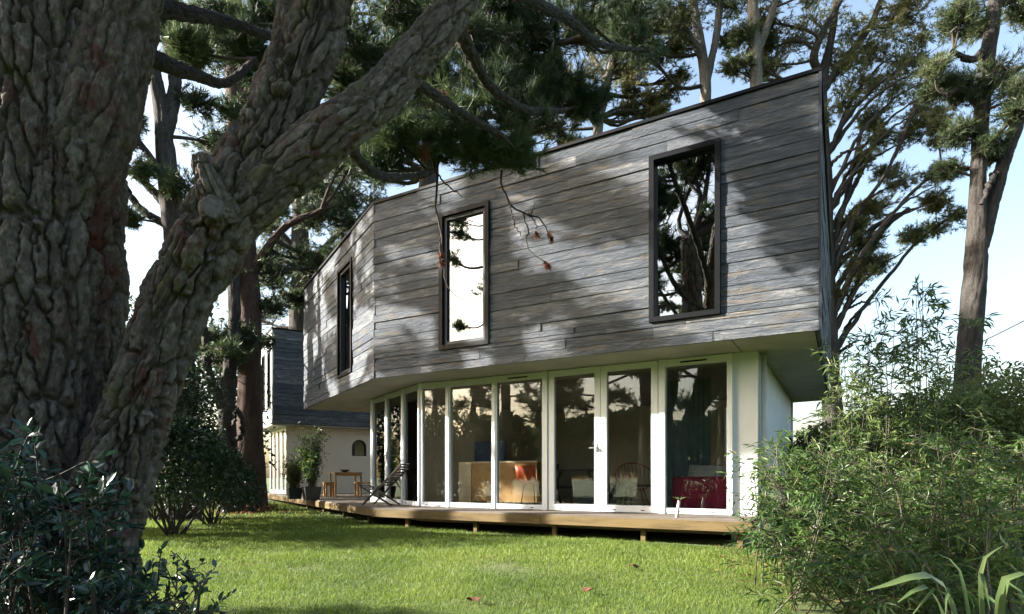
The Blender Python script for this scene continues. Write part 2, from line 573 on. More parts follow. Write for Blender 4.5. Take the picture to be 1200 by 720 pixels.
ax = np.concatenate([[-600, -250, -120, -60, -35], np.linspace(-22, 16, 77), [30, 60, 120, 250, 600]])
ay = np.concatenate([[-300, -120, -60, -30, -15], np.linspace(-8, 30, 77), [40, 60, 120, 250, 500, 900]])
gx, gy = np.meshgrid(ax, ay)
V = np.stack([gx, gy, gz(gx, gy)], -1).reshape(-1, 3)
nx_, ny_ = len(ax), len(ay)
ii, jj = np.meshgrid(np.arange(nx_ - 1), np.arange(ny_ - 1))
a0 = (jj * nx_ + ii).reshape(-1)
mb = MB(); mb.add(V, np.stack([a0, a0 + 1, a0 + nx_ + 1, a0 + nx_], 1))
mb.build('lawn', M['lawn'], smooth=True, kind='structure')

# ------------------------------------------------------------------ house geometry
Z_DECK, Z_SOF, Z_TOP = 0.60, 3.04, 6.29
RC = np.array([3.86, 7.58]); DF = np.array([-0.8699, 0.4932]); IF = np.array([0.4932, 0.8699]); LF = 7.38
LC = RC + DF * LF
DL = unit(np.array([-0.52, 0.853])); IL = np.array([DL[1], -DL[0]]); LL = 5.92
DR = unit(np.array([0.485, 0.875])); IR = np.array([-DR[1], DR[0]]); LR = 7.8   # right face, inward


def F_(s, off=0.0): return RC + DF * s + IF * off
def L_(t, off=0.0): return LC + DL * t + IL * off
def R3(t, off=0.0): return RC + DR * t + IR * off
def v3(p, z): return np.array([p[0], p[1], z])


house = thing('house', 'two storey house with dark weathered board cladded upper floor over white framed glazing', 'house', (0.5, 11.0, Z_DECK))
wing = thing('house_wing', 'smaller far wing with dark boxed upper storey and cream wall by the porch', 'house', (-7.0, 21.0, Z_DECK))


def board_mesh(L, h, th, rs):
    n = max(2, int(L / 0.45))
    xs = np.linspace(0, L, n + 1)
    b = MB()
    zt = h - 0.002 - rs.random(n + 1) * 0.003
    zb = 0.002 + rs.random(n + 1) * 0.004
    yo = th + (rs.random(n + 1) - 0.5) * 0.006
    c = 0.004
    rows = []
    for i in range(n + 1):
        rows += [(xs[i], 0, zt[i]), (xs[i], yo[i] - c, zt[i]), (xs[i], yo[i], zt[i] - c), (xs[i], yo[i], zb[i] + c), (xs[i], yo[i] - c, zb[i]), (xs[i], 0, zb[i])]
    fs = []
    for i in range(n):
        for k in range(5):
            a = i * 6 + k; fs.append((a, a + 1, a + 7, a + 6))
    b.add(rows, fs)
    b._ngon = [([5, 4, 3, 2, 1, 0], 0), ([n * 6 + k for k in range(6)], 0)]
    return b


def clad_face(origin, d, outward, L, z0, z1, windows, parent, seed, row=0.157):
    """rows of separate boards on one face, cut round the windows (u0,u1,z0,z1)"""
    rs = np.random.default_rng(seed)
    nrow = int(round((z1 - z0) / row))
    hs = rs.uniform(0.85, 1.15, nrow); hs = hs / hs.sum() * (z1 - z0)
    z = z0
    ang = math.atan2(d[1], d[0])
    flip = (-d[1] * outward[0] + d[0] * outward[1]) < 0    # local y must point outward
    for h in hs:
        zs = sorted({z, z + h, *[w for win in windows for w in win[2:] if z + 0.02 < w < z + h - 0.02]})
        for za, zb in zip(zs[:-1], zs[1:]):
            zm = (za + zb) / 2
            spans = [(0.0, L)]
            for (u0, u1, w0, w1) in windows:
                if w0 < zm < w1:
                    ns = []
                    for a, b in spans:
                        if u1 <= a or u0 >= b: ns.append((a, b)); continue
                        if u0 > a: ns.append((a, u0))
                        if u1 < b: ns.append((u1, b))
                    spans = ns
            for a, b in spans:
                u = a
                while u < b - 0.01:
                    ln = rs.uniform(0.8, 3.2)
                    if b - (u + ln) < 0.5: ln = b - u
                    ln = min(ln, b - u)
                    bm = board_mesh(ln - 0.004, zb - za, rs.uniform(0.018, 0.044), rs)
                    o = bm.build('board', M['clad'], parent)
                    if not flip:
                        base = origin + d * (u + 0.002); rot = ang
                    else:
                        base = origin + d * (u + ln - 0.002); rot = ang + math.pi
                    o.matrix_basis = Matrix.Translation((base[0], base[1], za)) @ Matrix.Rotation(rot, 4, 'Z')
                    u += ln
        z += h


def core_face(origin, d, inward, L, z0, z1, windows, parent, th=0.16, name='wall', mat='core'):
    b = MB()
    us = sorted({0.0, L, *[w for win in windows for w in win[:2]]})
    for u0, u1 in zip(us[:-1], us[1:]):
        um = (u0 + u1) / 2
        cut = [w for w in windows if w[0] < um < w[1]]
        segs = [(z0, z1)] if not cut else [(z0, cut[0][2]), (cut[0][3], z1)]
        for za, zb in segs:
            o = origin + d * u0
            b.box(v3(o, za), v3(d * (u1 - u0), 0), v3(inward * th, 0), (0, 0, zb - za))
    return b.build(name, M[mat], parent)


def upper_window(origin, d, outward, u0, u1, z0, z1, parent, sash=True, label=None, deep=0.07, fw=0.075):
    """black outer frame, grey sash and pane set in the cladding"""
    f = MB()
    def fb(b, a0, a1, c0, c1, y0, y1):
        o = origin + d * a0 + outward * y0
        b.box(v3(o, c0), v3(d * (a1 - a0), 0), v3(outward * (y1 - y0), 0), (0, 0, c1 - c0))
    def ring(b, a0, a1, c0, c1, w, y0, y1, wb=None):
        wb = wb or w
        fb(b, a0, a1, c0, c0 + wb, y0, y1); fb(b, a0, a1, c1 - w, c1, y0, y1)
        fb(b, a0, a0 + w, c0 + wb, c1 - w, y0, y1); fb(b, a1 - w, a1, c0 + wb, c1 - w, y0, y1)
    ring(f, u0, u1, z0, z1, fw, -0.10, deep)
    w = f.build('window', M['black'], parent, label=label)
    i0, i1, k0, k1 = u0 + fw, u1 - fw, z0 + fw, z1 - fw
    if sash:
        s = MB(); ring(s, i0 + .003, i1 - .003, k0 + .003, k1 - .003, 0.06, -0.06, 0.02)
        so = s.build('sash', M['frame_grey'], w)
        v = MB(); fb(v, i0 + 0.3 * (i1 - i0), i1 - 0.2 * (i1 - i0), k1 - 0.042, k1 - 0.022, 0.021, 0.028)
        v.build('vent', M['black'], w)
        i0, i1, k0, k1 = i0 + .06, i1 - .06, k0 + .06, k1 - .06
    p = MB(); fb(p, i0 - .02, i1 + .02, k0 - .02, k1 + .02, -0.035, -0.029)
    p.build('pane', M['glass_up'], w)
    return w


WZ0, WZ1 = E + 2.225, E + 4.61
win_front = [(1.158, 2.14, WZ0, WZ1), (4.85, 5.87, WZ0, WZ1)]
win_left = [(1.38, 2.45, WZ0 - 0.03, WZ1 - 0.03)]
core_face(F_(0), DF, IF, LF, Z_SOF + 0.01, Z_TOP, win_front, house)
core_face(L_(0), DL, IL, LL, Z_SOF + 0.01, Z_TOP, win_left, house)
core_face(R3(0), DR, IR, LR, Z_SOF + 0.01, Z_TOP, [], house)
clad_face(F_(-0.03), DF, -IF, LF + 0.055, Z_SOF - 0.01, Z_TOP, [(a + .03, b + .03, c, d) for a, b, c, d in win_front], house, 11)
clad_face(L_(-0.02), DL, -IL, LL + 0.02, Z_SOF - 0.01, Z_TOP, [(a + .02, b + .02, c, d) for a, b, c, d in win_left], house, 12)
clad_face(R3(0.0), DR, -IR, LR, Z_SOF - 0.01, Z_TOP, [], house, 13)
upper_window(F_(0), DF, -IF, *win_front[0], house, sash=False, deep=0.08, fw=0.07, label='upper window with deep black frame nearest the right end')
upper_window(F_(0), DF, -IF, *win_front[1], house, sash=True, label='upper window with grey inner sash, middle of the front')
upper_window(L_(0), DL, -IL, *win_left[0], house, sash=True, fw=0.06, label='narrow looking upper window on the angled left side')
# upper floor back walls, roof and soffit
back_pts = [F_(0), F_(LF), L_(LL), L_(LL) + IL * 7.5, R3(LR)]
b = MB(); b.prism([F_(0.16, .16), F_(LF - .1, .16), L_(LL - .02, .16), L_(LL - .02) + IL * 7.4, R3(LR - .02, .16)], Z_TOP - 0.16, Z_TOP - 0.01)
b.build('roof', M['core'], house)
b = MB(); b.prism([F_(0.02, .012), F_(LF - .012, .012), L_(LL - .01, .012), L_(LL - .01) + IL * 7.4, R3(LR - .01, .012)], Z_SOF, Z_SOF + 0.18)
b.build('soffit', M['soffit'], house)
b = MB()
e1, e2, e3 = L_(LL), L_(LL) + IL * 7.4, R3(LR)
for p, q in ((e1, e2), (e2, e3)):
    d = unit(q - p)
    b.box(v3(p, Z_SOF + .2), v3(q - p, 0), v3(np.array([-d[1], d[0]]) * -0.12, 0), (0, 0, Z_TOP - Z_SOF - .2))
b.build('wall', M['core'], house)
# thin dark roof cap following the top edge
b = MB()
def capbar(p, q, n):
    b.box(v3(p, Z_TOP + .002), v3(q - p, 0), v3(n, 0), (0, 0, .045))
capbar(F_(-.06, -.06), F_(LF + .01, -.06), IF * .3)
capbar(L_(.0, -.06), L_(LL + .05, -.06), IL * .3)
capbar(R3(.06, -.07), R3(LR + .05, -.07), IR * .3)
b.build('roof_cap', M['black'], house)
# vertical corner trim at the right end
b = MB(); b.box(v3(F_(-.062, -.05), Z_SOF - .008), v3(DF * .03, 0), v3(IF * .05, 0), (0, 0, Z_TOP - Z_SOF))
b.build('corner_trim', M['frame_grey'], house)
# pale soffit joint lines
b = MB(); b.box(v3(F_(1.02, .02), Z_SOF - .004), v3(DF * .012, 0), v3(IF * .92, 0), (0, 0, .004))
b.build('soffit_joint', M['core'], house)

# ground floor: wall, glazing line
OFF = 0.93
GA = F_(0.809, OFF)           # outer corner of the white pier
SL = [1.18, 2.215, 4.276, 5.32, 6.365]
GP = [F_(s, OFF) for s in SL] + [np.array([-1.80, 11.82]), L_(1.0, .95), L_(2.0, .95), L_(3.0, .95)]
HEAD = Z_SOF - 0.012
b = MB(); b.box(v3(GA, Z_DECK - .4), v3(GP[0] - GA, 0), v3(IF * .3, 0), (0, 0, Z_SOF - Z_DECK + .395))
b.build('pier', M['whitewall'], house)
side_len = 6.0
b = MB(); b.box(v3(GA + IF * .3, Z_DECK - .5), v3(DR * side_len, 0), v3(IR * .25, 0), (0, 0, Z_SOF - Z_DECK + .497))
b.build('wall', M['whitewall'], house, label='white rendered side wall under the overhang at the right end')
b = MB(); b.tubes([v3(GA - DF * .06 + IF * .22, Z_DECK - .4), v3(GA - DF * .06 + IF * .22, Z_SOF - .03)], [.042, .042], 12, cap=True)
b.build('downpipe', M['pipe'], house, smooth=True)
b = MB(); pe = GA + IF * .3 + DR * (side_len + .06)
b.tubes([v3(pe, Z_DECK - .4), v3(pe, Z_SOF - .02)], [.05, .05], 10, cap=True)
b.build('downpipe', M['pipe'], house, smooth=True)


def glazed(p, q, name, door=False, sill=0.085, fw=0.055, handle=None, parent=house, zt=HEAD, zb=Z_DECK + .008):
    d = unit(q - p); L = np.linalg.norm(q - p)
    n = np.array([d[1], -d[0]])
    if np.dot(n, -p) < 0: n = -n                    # towards the viewer's side
    f = MB()
    def fb(bb, a0, a1, c0, c1, y0, y1):
        o = p + d * a0 + n * y0
        bb.box(v3(o, c0), v3(d * (a1 - a0), 0), v3(n * (y1 - y0), 0), (0, 0, c1 - c0))
    hd = 0.11 if not door else 0.10
    fb(f, 0, L, zb, zb + sill, -.04, .045); fb(f, 0, L, zt - hd, zt, -.04, .045)
    fb(f, 0, fw, zb + sill, zt - hd, -.04, .045); fb(f, L - fw, L, zb + sill, zt - hd, -.04, .045)
    fo = f.build(name, M['white'], parent)
    pa = MB(); fb(pa, fw - .01, L - fw + .01, zb + sill - .01, zt - hd + .01, -.008, -.002)
    pa.build('pane', M['glass'], fo)
    for x in (0.25, 0.75):
        w_ = MB(); fb(w_, L * x - .03, L * x + .03, zb + .03, zb + .042, .045, .049); w_.build('drain_slot', M['black'], fo)
    if handle is not None:
        h = MB()
        hx = handle if handle > 0 else L + handle
        fb(h, hx - .015, hx + .015, zb + .98, zb + 1.14, .045, .053)
        fb(h, hx - .01, hx + .01, zb + 1.05, zb + 1.07, .053, .095)
        s = -1 if handle > 0 else 1
        fb(h, min(hx, hx + s * -.12), max(hx, hx + s * -.12), zb + 1.05, zb + 1.07, .095, .112)
        h.build('handle', M['steel'], fo)
    return fo


glazed(GP[0], GP[1], 'window')
mid = (GP[1] + GP[2]) / 2
dj = DF * .03
glazed(GP[1] + DF * .07, mid - DF * .004, 'door', True, .11, .105)
glazed(mid + DF * .004, GP[2] - DF * .07, 'door', True, .11, .105, handle=.055)
glazed(GP[2], GP[3], 'window'); glazed(GP[3], GP[4], 'window')
glazed(GP[4], GP[5], 'window'); glazed(GP[5], GP[6], 'window')
glazed(GP[6], GP[7], 'door', True, .1, .07, handle=-.05); glazed(GP[7], GP[8], 'door', True, .1, .07)
for p, w in ((GP[0], .05), (GP[1], .10), (GP[2], .10), (GP[3], .05), (GP[4], .06), (GP[5], .06), (GP[6], .06), (GP[7], .05), (GP[8], .07)):
    b = MB()
    dd, ni = (DF, IF) if p[1] < 11.7 else (DL, IL)
    b.box(v3(p - dd * w / 2 - ni * .062, Z_DECK + .004), v3(dd * w, 0), v3(ni * .13, 0), (0, 0, HEAD - Z_DECK))
    b.build('mullion', M['white'], house)
# trickle vents on the heads
for p, q in ((GP[0], GP[1]), (GP[2], GP[3])):
    b = MB(); d = unit(q - p); o = p + d * .35 - IF * .05
    b.box(v3(o, HEAD - .07), v3(d * .4, 0), v3(IF * .01, 0), (0, 0, .022)); b.build('vent', M['black'], house)
# interior shell
IN = [GA + IF * .35] + GP[:5] + GP[5:] 
back_r = GA + IF * 5.6 - DF * -.2
room = [F_(1.05, OFF + .1)] + [F_(s, OFF + .06) for s in SL[1:]] + [L_(.25, 1.02), L_(3.0, 1.02), L_(3.0, 6.3), F_(1.05, 6.2)]
b = MB(); b.prism(room, Z_DECK - .3, Z_DECK + .006); b.build('floor', M['floor'], house)
b = MB()
q0, q1, q2 = L_(3.0, .95), L_(3.0, 6.3), F_(1.05, 6.2)
b.box(v3(q0, Z_DECK), v3(q1 - q0, 0), v3(DL * .15, 0), (0, 0, HEAD - Z_DECK))
d = unit(q2 - q1); nn = np.array([-d[1], d[0]])
Lb = np.linalg.norm(q2 - q1)
b.box(v3(q1, Z_DECK), v3(d * Lb * .80, 0), v3(nn * .15, 0), (0, 0, HEAD - Z_DECK))
b.box(v3(q1 + d * Lb * .80, HEAD - .2), v3(d * Lb * .2, 0), v3(nn * .15, 0), (0, 0, .2))  # lintel over an unseen gap added to let daylight into the room
b.build('wall', M['plaster'], house, label='cream plaster wall at the back of the living room')

# ------------------------------------------------------------------ far wing
WT0 = 10.9
wo = L_(WT0)
wl = 3.6
win_w = [(.32, .92, Z_SOF + .55, Z_TOP - .62), (1.5, 2.1, Z_SOF + .55, Z_TOP - .62)]
core_face(L_(WT0), DL, IL, wl, Z_SOF, Z_TOP, win_w, wing, name='wall', mat='whitewall')
b = MB(); b.box(v3(L_(WT0), Z_SOF), v3(IL * 9.5, 0), v3(DL * .14, 0), (0, 0, Z_TOP - Z_SOF)); b.build('wall', M['core'], wing)
clad_face(L_(WT0, .03), IL, -DL, 9.4, Z_SOF, Z_TOP, [], wing, 31)
for w in win_w:
    upper_window(L_(WT0), DL, -IL, *w, wing, sash=False, deep=.03, fw=.05)
b = MB(); b.prism([L_(WT0, .0), L_(WT0 + wl, .0), L_(WT0 + wl, 9.4), L_(WT0, 9.4)], Z_SOF - .06, Z_SOF - .003); b.build('soffit', M['soffit'], wing)
b = MB(); b.prism([L_(WT0 - .04, -.04), L_(WT0 + wl, -.04), L_(WT0 + wl, 9.4), L_(WT0 - .04, 9.4)], Z_TOP + .002, Z_TOP + .05); b.build('roof_cap', M['black'], wing)
wc = L_(WT0 + .3, .5)
b = MB()
# cream porch wall with an arched opening
nu_, cz, cu = 12, Z_DECK + 1.72, 4.35 * 0.72
cu = 2.62
aw, ah = .28, .34
def wp(u, z): return v3(wc + IL * u, z)
H0, H1 = Z_DECK - .3, Z_SOF - .062
b.box(wp(.02, H0), v3(IL * (cu - aw - .02), 0), v3(DL * .2, 0), (0, 0, H1 - H0))
b.box(wp(cu + aw, H0), v3(IL * (9 - cu - aw), 0), v3(DL * .2, 0), (0, 0, H1 - H0))
b.box(wp(cu - aw, H0), v3(IL * 2 * aw, 0), v3(DL * .2, 0), (0, 0, cz - ah - H0))
b.build('wall', M['cream'], wing, label='cream rendered wall facing the porch')
b = MB()
prev = None
for k in range(nu_):
    a, a2 = math.pi * (1 - k / nu_), math.pi * (1 - (k + 1) / nu_)
    x0, x1 = cu + aw * math.cos(a), cu + aw * math.cos(a2)
    za, zb2 = cz + ah * math.sin(a) * .8, cz + ah * math.sin(a2) * .8
    vs = [wp(x0, za), wp(x1, zb2), wp(x1, H1), wp(x0, H1)]
    vb = [p + v3(DL * .2, 0) for p in vs]
    b.add(vs + vb, [(0, 1, 2, 3), (7, 6, 5, 4), (0, 4, 5, 1), (1, 5, 6, 2), (2, 6, 7, 3), (3, 7, 4, 0)])
b.build('arch', M['cream'], wing)
# arched window: frame and pane
f = MB(); pts = [wp(cu - aw, cz - ah)] + [wp(cu - aw * math.cos(math.pi * k / 14), cz + ah * .8 * math.sin(math.pi * k / 14)) for k in range(15)] + [wp(cu + aw, cz - ah)]
for p, q in zip(pts, pts[1:] + pts[:1]):
    f.bar(p + v3(DL * .08, 0), q + v3(DL * .08, 0), .06, .06, up=(DL[0], DL[1], 0))
aw_o = f.build('window', M['frame_grey'], wing, label='small arched window in the cream wall')
p_ = MB(); p_.box(wp(cu - aw, cz - ah) + v3(DL * .14, 0), v3(IL * 2 * aw, 0), v3(DL * .006, 0), (0, 0, ah * 1.8)); p_.build('pane', M['glass_up'], aw_o)
p_ = MB(); p_.box(wp(cu - aw - .1, cz - ah - .1) + v3(DL * .5, 0), v3(IL * (2 * aw + .2), 0), v3(DL * .02, 0), (0, 0, ah * 2.2)); p_.build('lining', M['core'], wing)
# sliding doors on the side
for k in range(4):
    a = wc + DL * (.02 + .8 * k); c = wc + DL * (.8 + .8 * k)
    f = MB()
    for (o, u) in ((a, DL * .07), (c - DL * .07, DL * .07)):
        f.box(v3(o, Z_DECK), v3(u, 0), v3(IL * .06, 0), (0, 0, H1 - Z_DECK))
    f.box(v3(a + DL * .07, Z_DECK), v3(DL * .64, 0), v3(IL * .06, 0), (0, 0, .1)); f.box(v3(a + DL * .07, H1 - .1), v3(DL * .64, 0), v3(IL * .06, 0), (0, 0, .1))
    dr = f.build('door', M['white'], wing)
    p_ = MB(); p_.box(v3(a + DL * .06 + IL * .03, Z_DECK + .09), v3(DL * .66, 0), v3(IL * .006, 0), (0, 0, H1 - Z_DECK - .18)); p_.build('pane', M['glass_up'], dr)
    if k < 3:
        cu_ = MB(); n_ = 14
        xs = np.linspace(.05, .75, n_)
        vs = []
        for i, x in enumerate(xs):
            o = a + DL * x + IL * (.16 + .03 * (i % 2))
            vs += [v3(o, Z_DECK + .03), v3(o, H1 - .02)]
        cu_.add(vs, [(2 * i, 2 * i + 2, 2 * i + 3, 2 * i + 1) for i in range(n_ - 1)])
        cu_.build('curtain', M['cushion'], dr)

# ------------------------------------------------------------------ deck
deck = thing('deck', 'low timber deck running under the overhang in front of the glazing', 'deck', (0.5, 9.5, Z_DECK - .3))


def plank(p, q, w, n, name='plank', mat='deck', z1=Z_DECK, th=.03, parent=deck):
    """plank from p to q, width w towards n, its grain along its own x axis"""
    d = q - p; L = np.linalg.norm(d); d = d / L
    b = MB()
    left = np.array([-d[1], d[0]])
    sgn = 1 if np.dot(left, n) > 0 else -1
    b.box((0, 0, -th), (L, 0, 0), (0, sgn * w, 0), (0, 0, th))
    o = b.build(name, M[mat], parent)
    o.matrix_basis = Matrix.Translation((p[0], p[1], z1)) @ Matrix.Rotation(math.atan2(d[1], d[0]), 4, 'Z')
    return o


pw = .132
for k in range(7):
    o = k * .137
    s_m = LF + o * math.tan(math.acos(float(np.dot(DF, DL))) / 2)
    s0 = .78 + random.uniform(-.01, .01)
    cut = random.uniform(2.5, 4.5)
    plank(F_(s0, o), F_(cut - .002, o), pw, IF, z1=Z_DECK - random.uniform(0, .003))
    plank(F_(cut + .002, o), F_(s_m, o), pw, IF, z1=Z_DECK - random.uniform(0, .003))
for k in range(7):
    o = k * .137
    t0 = o * .27
    plank(L_(t0 - .0, o), L_(3.05, o), pw, IL, z1=Z_DECK - random.uniform(0, .003))
for k in range(48):
    o = k * .137
    t1 = 11.15 if o > .45 else 14.2
    plank(L_(3.054 if o < .9 else 3.2, o), L_(t1, o), pw, IL, z1=Z_DECK - random.uniform(0, .003))
fz = .135
def fascia(p, q, n, name='fascia_board'):
    d = unit(q - p); L = np.linalg.norm(q - p)
    b = MB(); b.box((0, 0, -fz), (L, 0, 0), (0, -.04 if np.dot(np.array([-d[1], d[0]]), n) > 0 else .04, 0), (0, 0, fz))
    o = b.build(name, M['fascia'], deck)
    o.matrix_basis = Matrix.Translation((p[0], p[1], Z_DECK - .028)) @ Matrix.Rotation(math.atan2(d[1], d[0]), 4, 'Z')
fascia(F_(.76, .022), F_(3.9, .022), IF); fascia(F_(3.905, .022), F_(LF - .004, .022), IF)
fascia(L_(.004, .022), L_(6.0, .022), IL); fascia(L_(6.0, .022), L_(14.2, .022), IL)
fascia(F_(.8, .06), F_(.8, .93), -DF, 'fascia_board')
for s in (.9, 2.25, 3.7, 5.2, 6.7):
    g = F_(s, .12); b = MB(); b.box(v3(g, gz(*g) - .25), v3(DF * .07, 0), v3(IF * .07, 0), (0, 0, Z_DECK - .04 - gz(*g) + .25 - .13))
    b.build('post', M['fascia'], deck)
for t in (.8, 2.6, 4.4, 6.2):
    g = L_(t, .12); b = MB(); b.box(v3(g, gz(*g) - .25), v3(DL * .07, 0), v3(IL * .07, 0), (0, 0, Z_DECK - .16 - gz(*g) + .25))
    b.build('post', M['fascia'], deck)

# ------------------------------------------------------------------ furniture in the living room
FZ = Z_DECK + .008


def local_frame(o, d):
    """returns f(x,y,z): x along d, y away from the viewer, z up"""
    d = unit(d); n = np.array([-d[1], d[0]])
    if n[1] < 0: n = -n
    return lambda x, y, z: np.array([o[0] + d[0] * x + n[0] * y, o[1] + d[1] * x + n[1] * y, z])


def lbox(b, fr, x0, x1, y0, y1, z0, z1, mat=0):
    o = fr(x0, y0, z0)
    b.box(o, fr(x1, y0, z0) - o, fr(x0, y1, z0) - o, (0, 0, z1 - z0), mat)


DFR = -DF   # to the right along the front
# kitchen island
fr = local_frame(P(538, 590, 13.0)[:2], DFR)
t = thing('kitchen_island', 'cream kitchen island standing behind the third glass pane', 'kitchen island', (*fr(.9, .3, 0)[:2], FZ))
b = MB(); lbox(b, fr, 0, .32, -.012, .62, FZ, FZ + .9); b.build('end_panel', M['island'], t)
b = MB(); lbox(b, fr, .324, 1.9, 0, .6, FZ + .06, FZ + .87); b.build('cabinet', M['oak'], t)
b = MB(); lbox(b, fr, .322, 1.92, -.02, .64, FZ + .872, FZ + .905); b.build('worktop', M['island'], t)
# blue wall panel
wq = q1 + d * 0
wd = unit(q2 - q1)
fr = local_frame(P(540, 540, 15.9)[:2], DFR)
b = MB(); lbox(b, fr, 0, 1.35, 0, .04, FZ + .95, FZ + 1.5)
b.build('wall_panel', M['blue'], label='blue panel behind the kitchen island', cat='panel')
b = MB(); lbox(b, fr, -.3, 2.6, .05, .6, FZ, FZ + .92)
t = thing('kitchen_counter', 'dark kitchen counter against the back wall under the blue panel', 'counter', (*fr(1.2, .3, 0)[:2], FZ))
b.build('cabinet', M['darkwood'], t)
b = MB(); lbox(b, fr, -.32, 2.62, .03, .62, FZ + .922, FZ + .95); b.build('worktop', M['island'], t)
# dining table
fr = local_frame(P(634, 590, 12.4)[:2], DFR)
t = thing('dining_table', 'dark trestle dining table seen through the left door leaf', 'table', (*fr(.6, .4, 0)[:2], FZ))
b = MB(); lbox(b, fr, 0, 1.15, 0, .8, FZ + .70, FZ + .735); b.build('table_top', M['darkwood'], t)
for x in (.12, 1.0):
    for y0_, y1_ in ((.08, .72), (.72, .08)):
        b = MB(); b.bar(fr(x, y0_, FZ), fr(x + .02, y1_, FZ + .70), .04, .04); b.build('leg', M['darkwood'], t)
b = MB(); b.bar(fr(.12, .4, FZ + .36), fr(1.02, .4, FZ + .36), .03, .05); b.build('stretcher', M['darkwood'], t)


def shell_chair(o, dd, label, mat):
    fr = local_frame(o, dd)
    t = thing('chair', label, 'chair', (*fr(.22, .22, 0)[:2], FZ))
    # curved one-piece shell
    prof = [(.02, .47), (.10, .435), (.25, .425), (.38, .44), (.44, .52), (.47, .66), (.49, .80)]
    b = MB(); nx = 7; vs = []
    for y, z in prof:
        for i in range(nx):
            x = (i / (nx - 1) - .5)
            c = .05 * (2 * x) ** 2
            vs.append(fr(.22 + x * .44, .46 - y - (c if z > .5 else 0), FZ + z + (c if z <= .5 else 0)))
    F = [(r * nx + i, r * nx + i + 1, (r + 1) * nx + i + 1, (r + 1) * nx + i) for r in range(len(prof) - 1) for i in range(nx - 1)]
    b.add(vs, F)
    s = b.build('seat_shell', mat, t, smooth=True)
    so = s.modifiers.new('thick', 'SOLIDIFY'); so.thickness = .012
    for sx in (.06, .38):
        for sy, ex in ((.08, -.03), (.36, .03)):
            b = MB(); b.tubes([fr(.22 + (sx - .22) * .7, .1 + (sy - .1) * .8, FZ + .42), fr(sx, sy + ex, FZ)], [.011, .011], 6, cap=True); b.build('leg', M['black'], t)
    return t


shell_chair(P(606, 588, 12.0)[:2], DFR, 'orange shell chair with thin black legs beside the dining table', M['orange'])
shell_chair(P(585, 588, 12.7)[:2], DFR, 'dark shell chair standing left of the orange one', M['darkwood'])
# navy tub chair
fr = local_frame(P(672, 590, 11.2)[:2], DFR)
t = thing('armchair', 'navy blue fabric armchair behind the left door leaf', 'armchair', (*fr(.3, .3, 0)[:2], FZ))
b = MB(); lbox(b, fr, .06, .54, .06, .5, FZ + .12, FZ + .40); b.build('seat', M['navy'], t)
b = MB(); lbox(b, fr, 0, .6, -.06, .055, FZ + .06, FZ + .52); o_ = b.build('backrest', M['navy'], t)
for x in (-.05, .545):
    b = MB(); lbox(b, fr, x, x + .105, .058, .56, FZ + .06, FZ + .45); b.build('armrest', M['navy'], t)
for o in t.children:
    bv = o.modifiers.new('bevel', 'BEVEL'); bv.width = .04; bv.segments = 3
# low bench table
fr = local_frame(P(729, 592, 10.9)[:2], DFR)
t = thing('coffee_table', 'low dark bench table behind the right door leaf', 'table', (*fr(.3, .2, 0)[:2], FZ))
b = MB(); lbox(b, fr, 0, .66, 0, .4, FZ + .40, FZ + .435); b.build('table_top', M['darkwood'], t)
for x in (.03, .6):
    for y in (.03, .34):
        b = MB(); lbox(b, fr, x, x + .03, y, y + .03, FZ, FZ + .40); b.build('leg', M['darkwood'], t)
# round wire chair
fr = local_frame(P(716, 580, 12.3)[:2], DFR)
t = thing('wire_chair', 'round rust coloured wire chair beyond the low bench', 'chair', (*fr(.4, .3, 0)[:2], FZ))
th = np.linspace(0, 2 * np.pi, 25)
b = MB(); b.tubes([fr(.4 + .4 * math.cos(a), .3 - .18 * math.sin(a), FZ + .58 + .28 * math.sin(a)) for a in th], [.013] * 25, 6); b.build('ring', M['orange'], t, smooth=True)
b = MB()
for k in range(9):
    x = -.32 + .08 * k
    hgt = math.sqrt(max(0, .16 - x * x)) / .4
    b.tubes([fr(.4 + x, .3 + .18 * hgt * s_, FZ + .58 - .28 * hgt * s_ - (.16 * (1 - s_ * s_))) for s_ in np.linspace(-1, 1, 7)], [.005] * 7, 4)
b.build('seat_mesh', M['darkwood'], t)
for x, y in ((.15, .1), (.65, .1), (.15, .5), (.65, .5)):
    b = MB(); b.tubes([fr(.4 + (x - .4) * .6, .3 + (y - .3) * .4, FZ + .36), fr(x, y, FZ)], [.01, .01], 5, cap=True); b.build('leg', M['black'], t)
# crimson sofa, its back to the glass
fr = local_frame(F_(2.14, OFF + .28), DFR)
t = thing('sofa', 'crimson fabric sofa with its back against the rightmost glass pane', 'sofa', (*fr(.8, .4, 0)[:2], FZ))
b = MB(); lbox(b, fr, 0, 1.02, 0, .2, FZ + .05, FZ + .58); b.build('backrest', M['red'], t)
b = MB(); lbox(b, fr, .0, 1.02, .205, .85, FZ + .05, FZ + .40); b.build('seat', M['red'], t)
for o in t.children:
    bv = o.modifiers.new('bevel', 'BEVEL'); bv.width = .05; bv.segments = 4


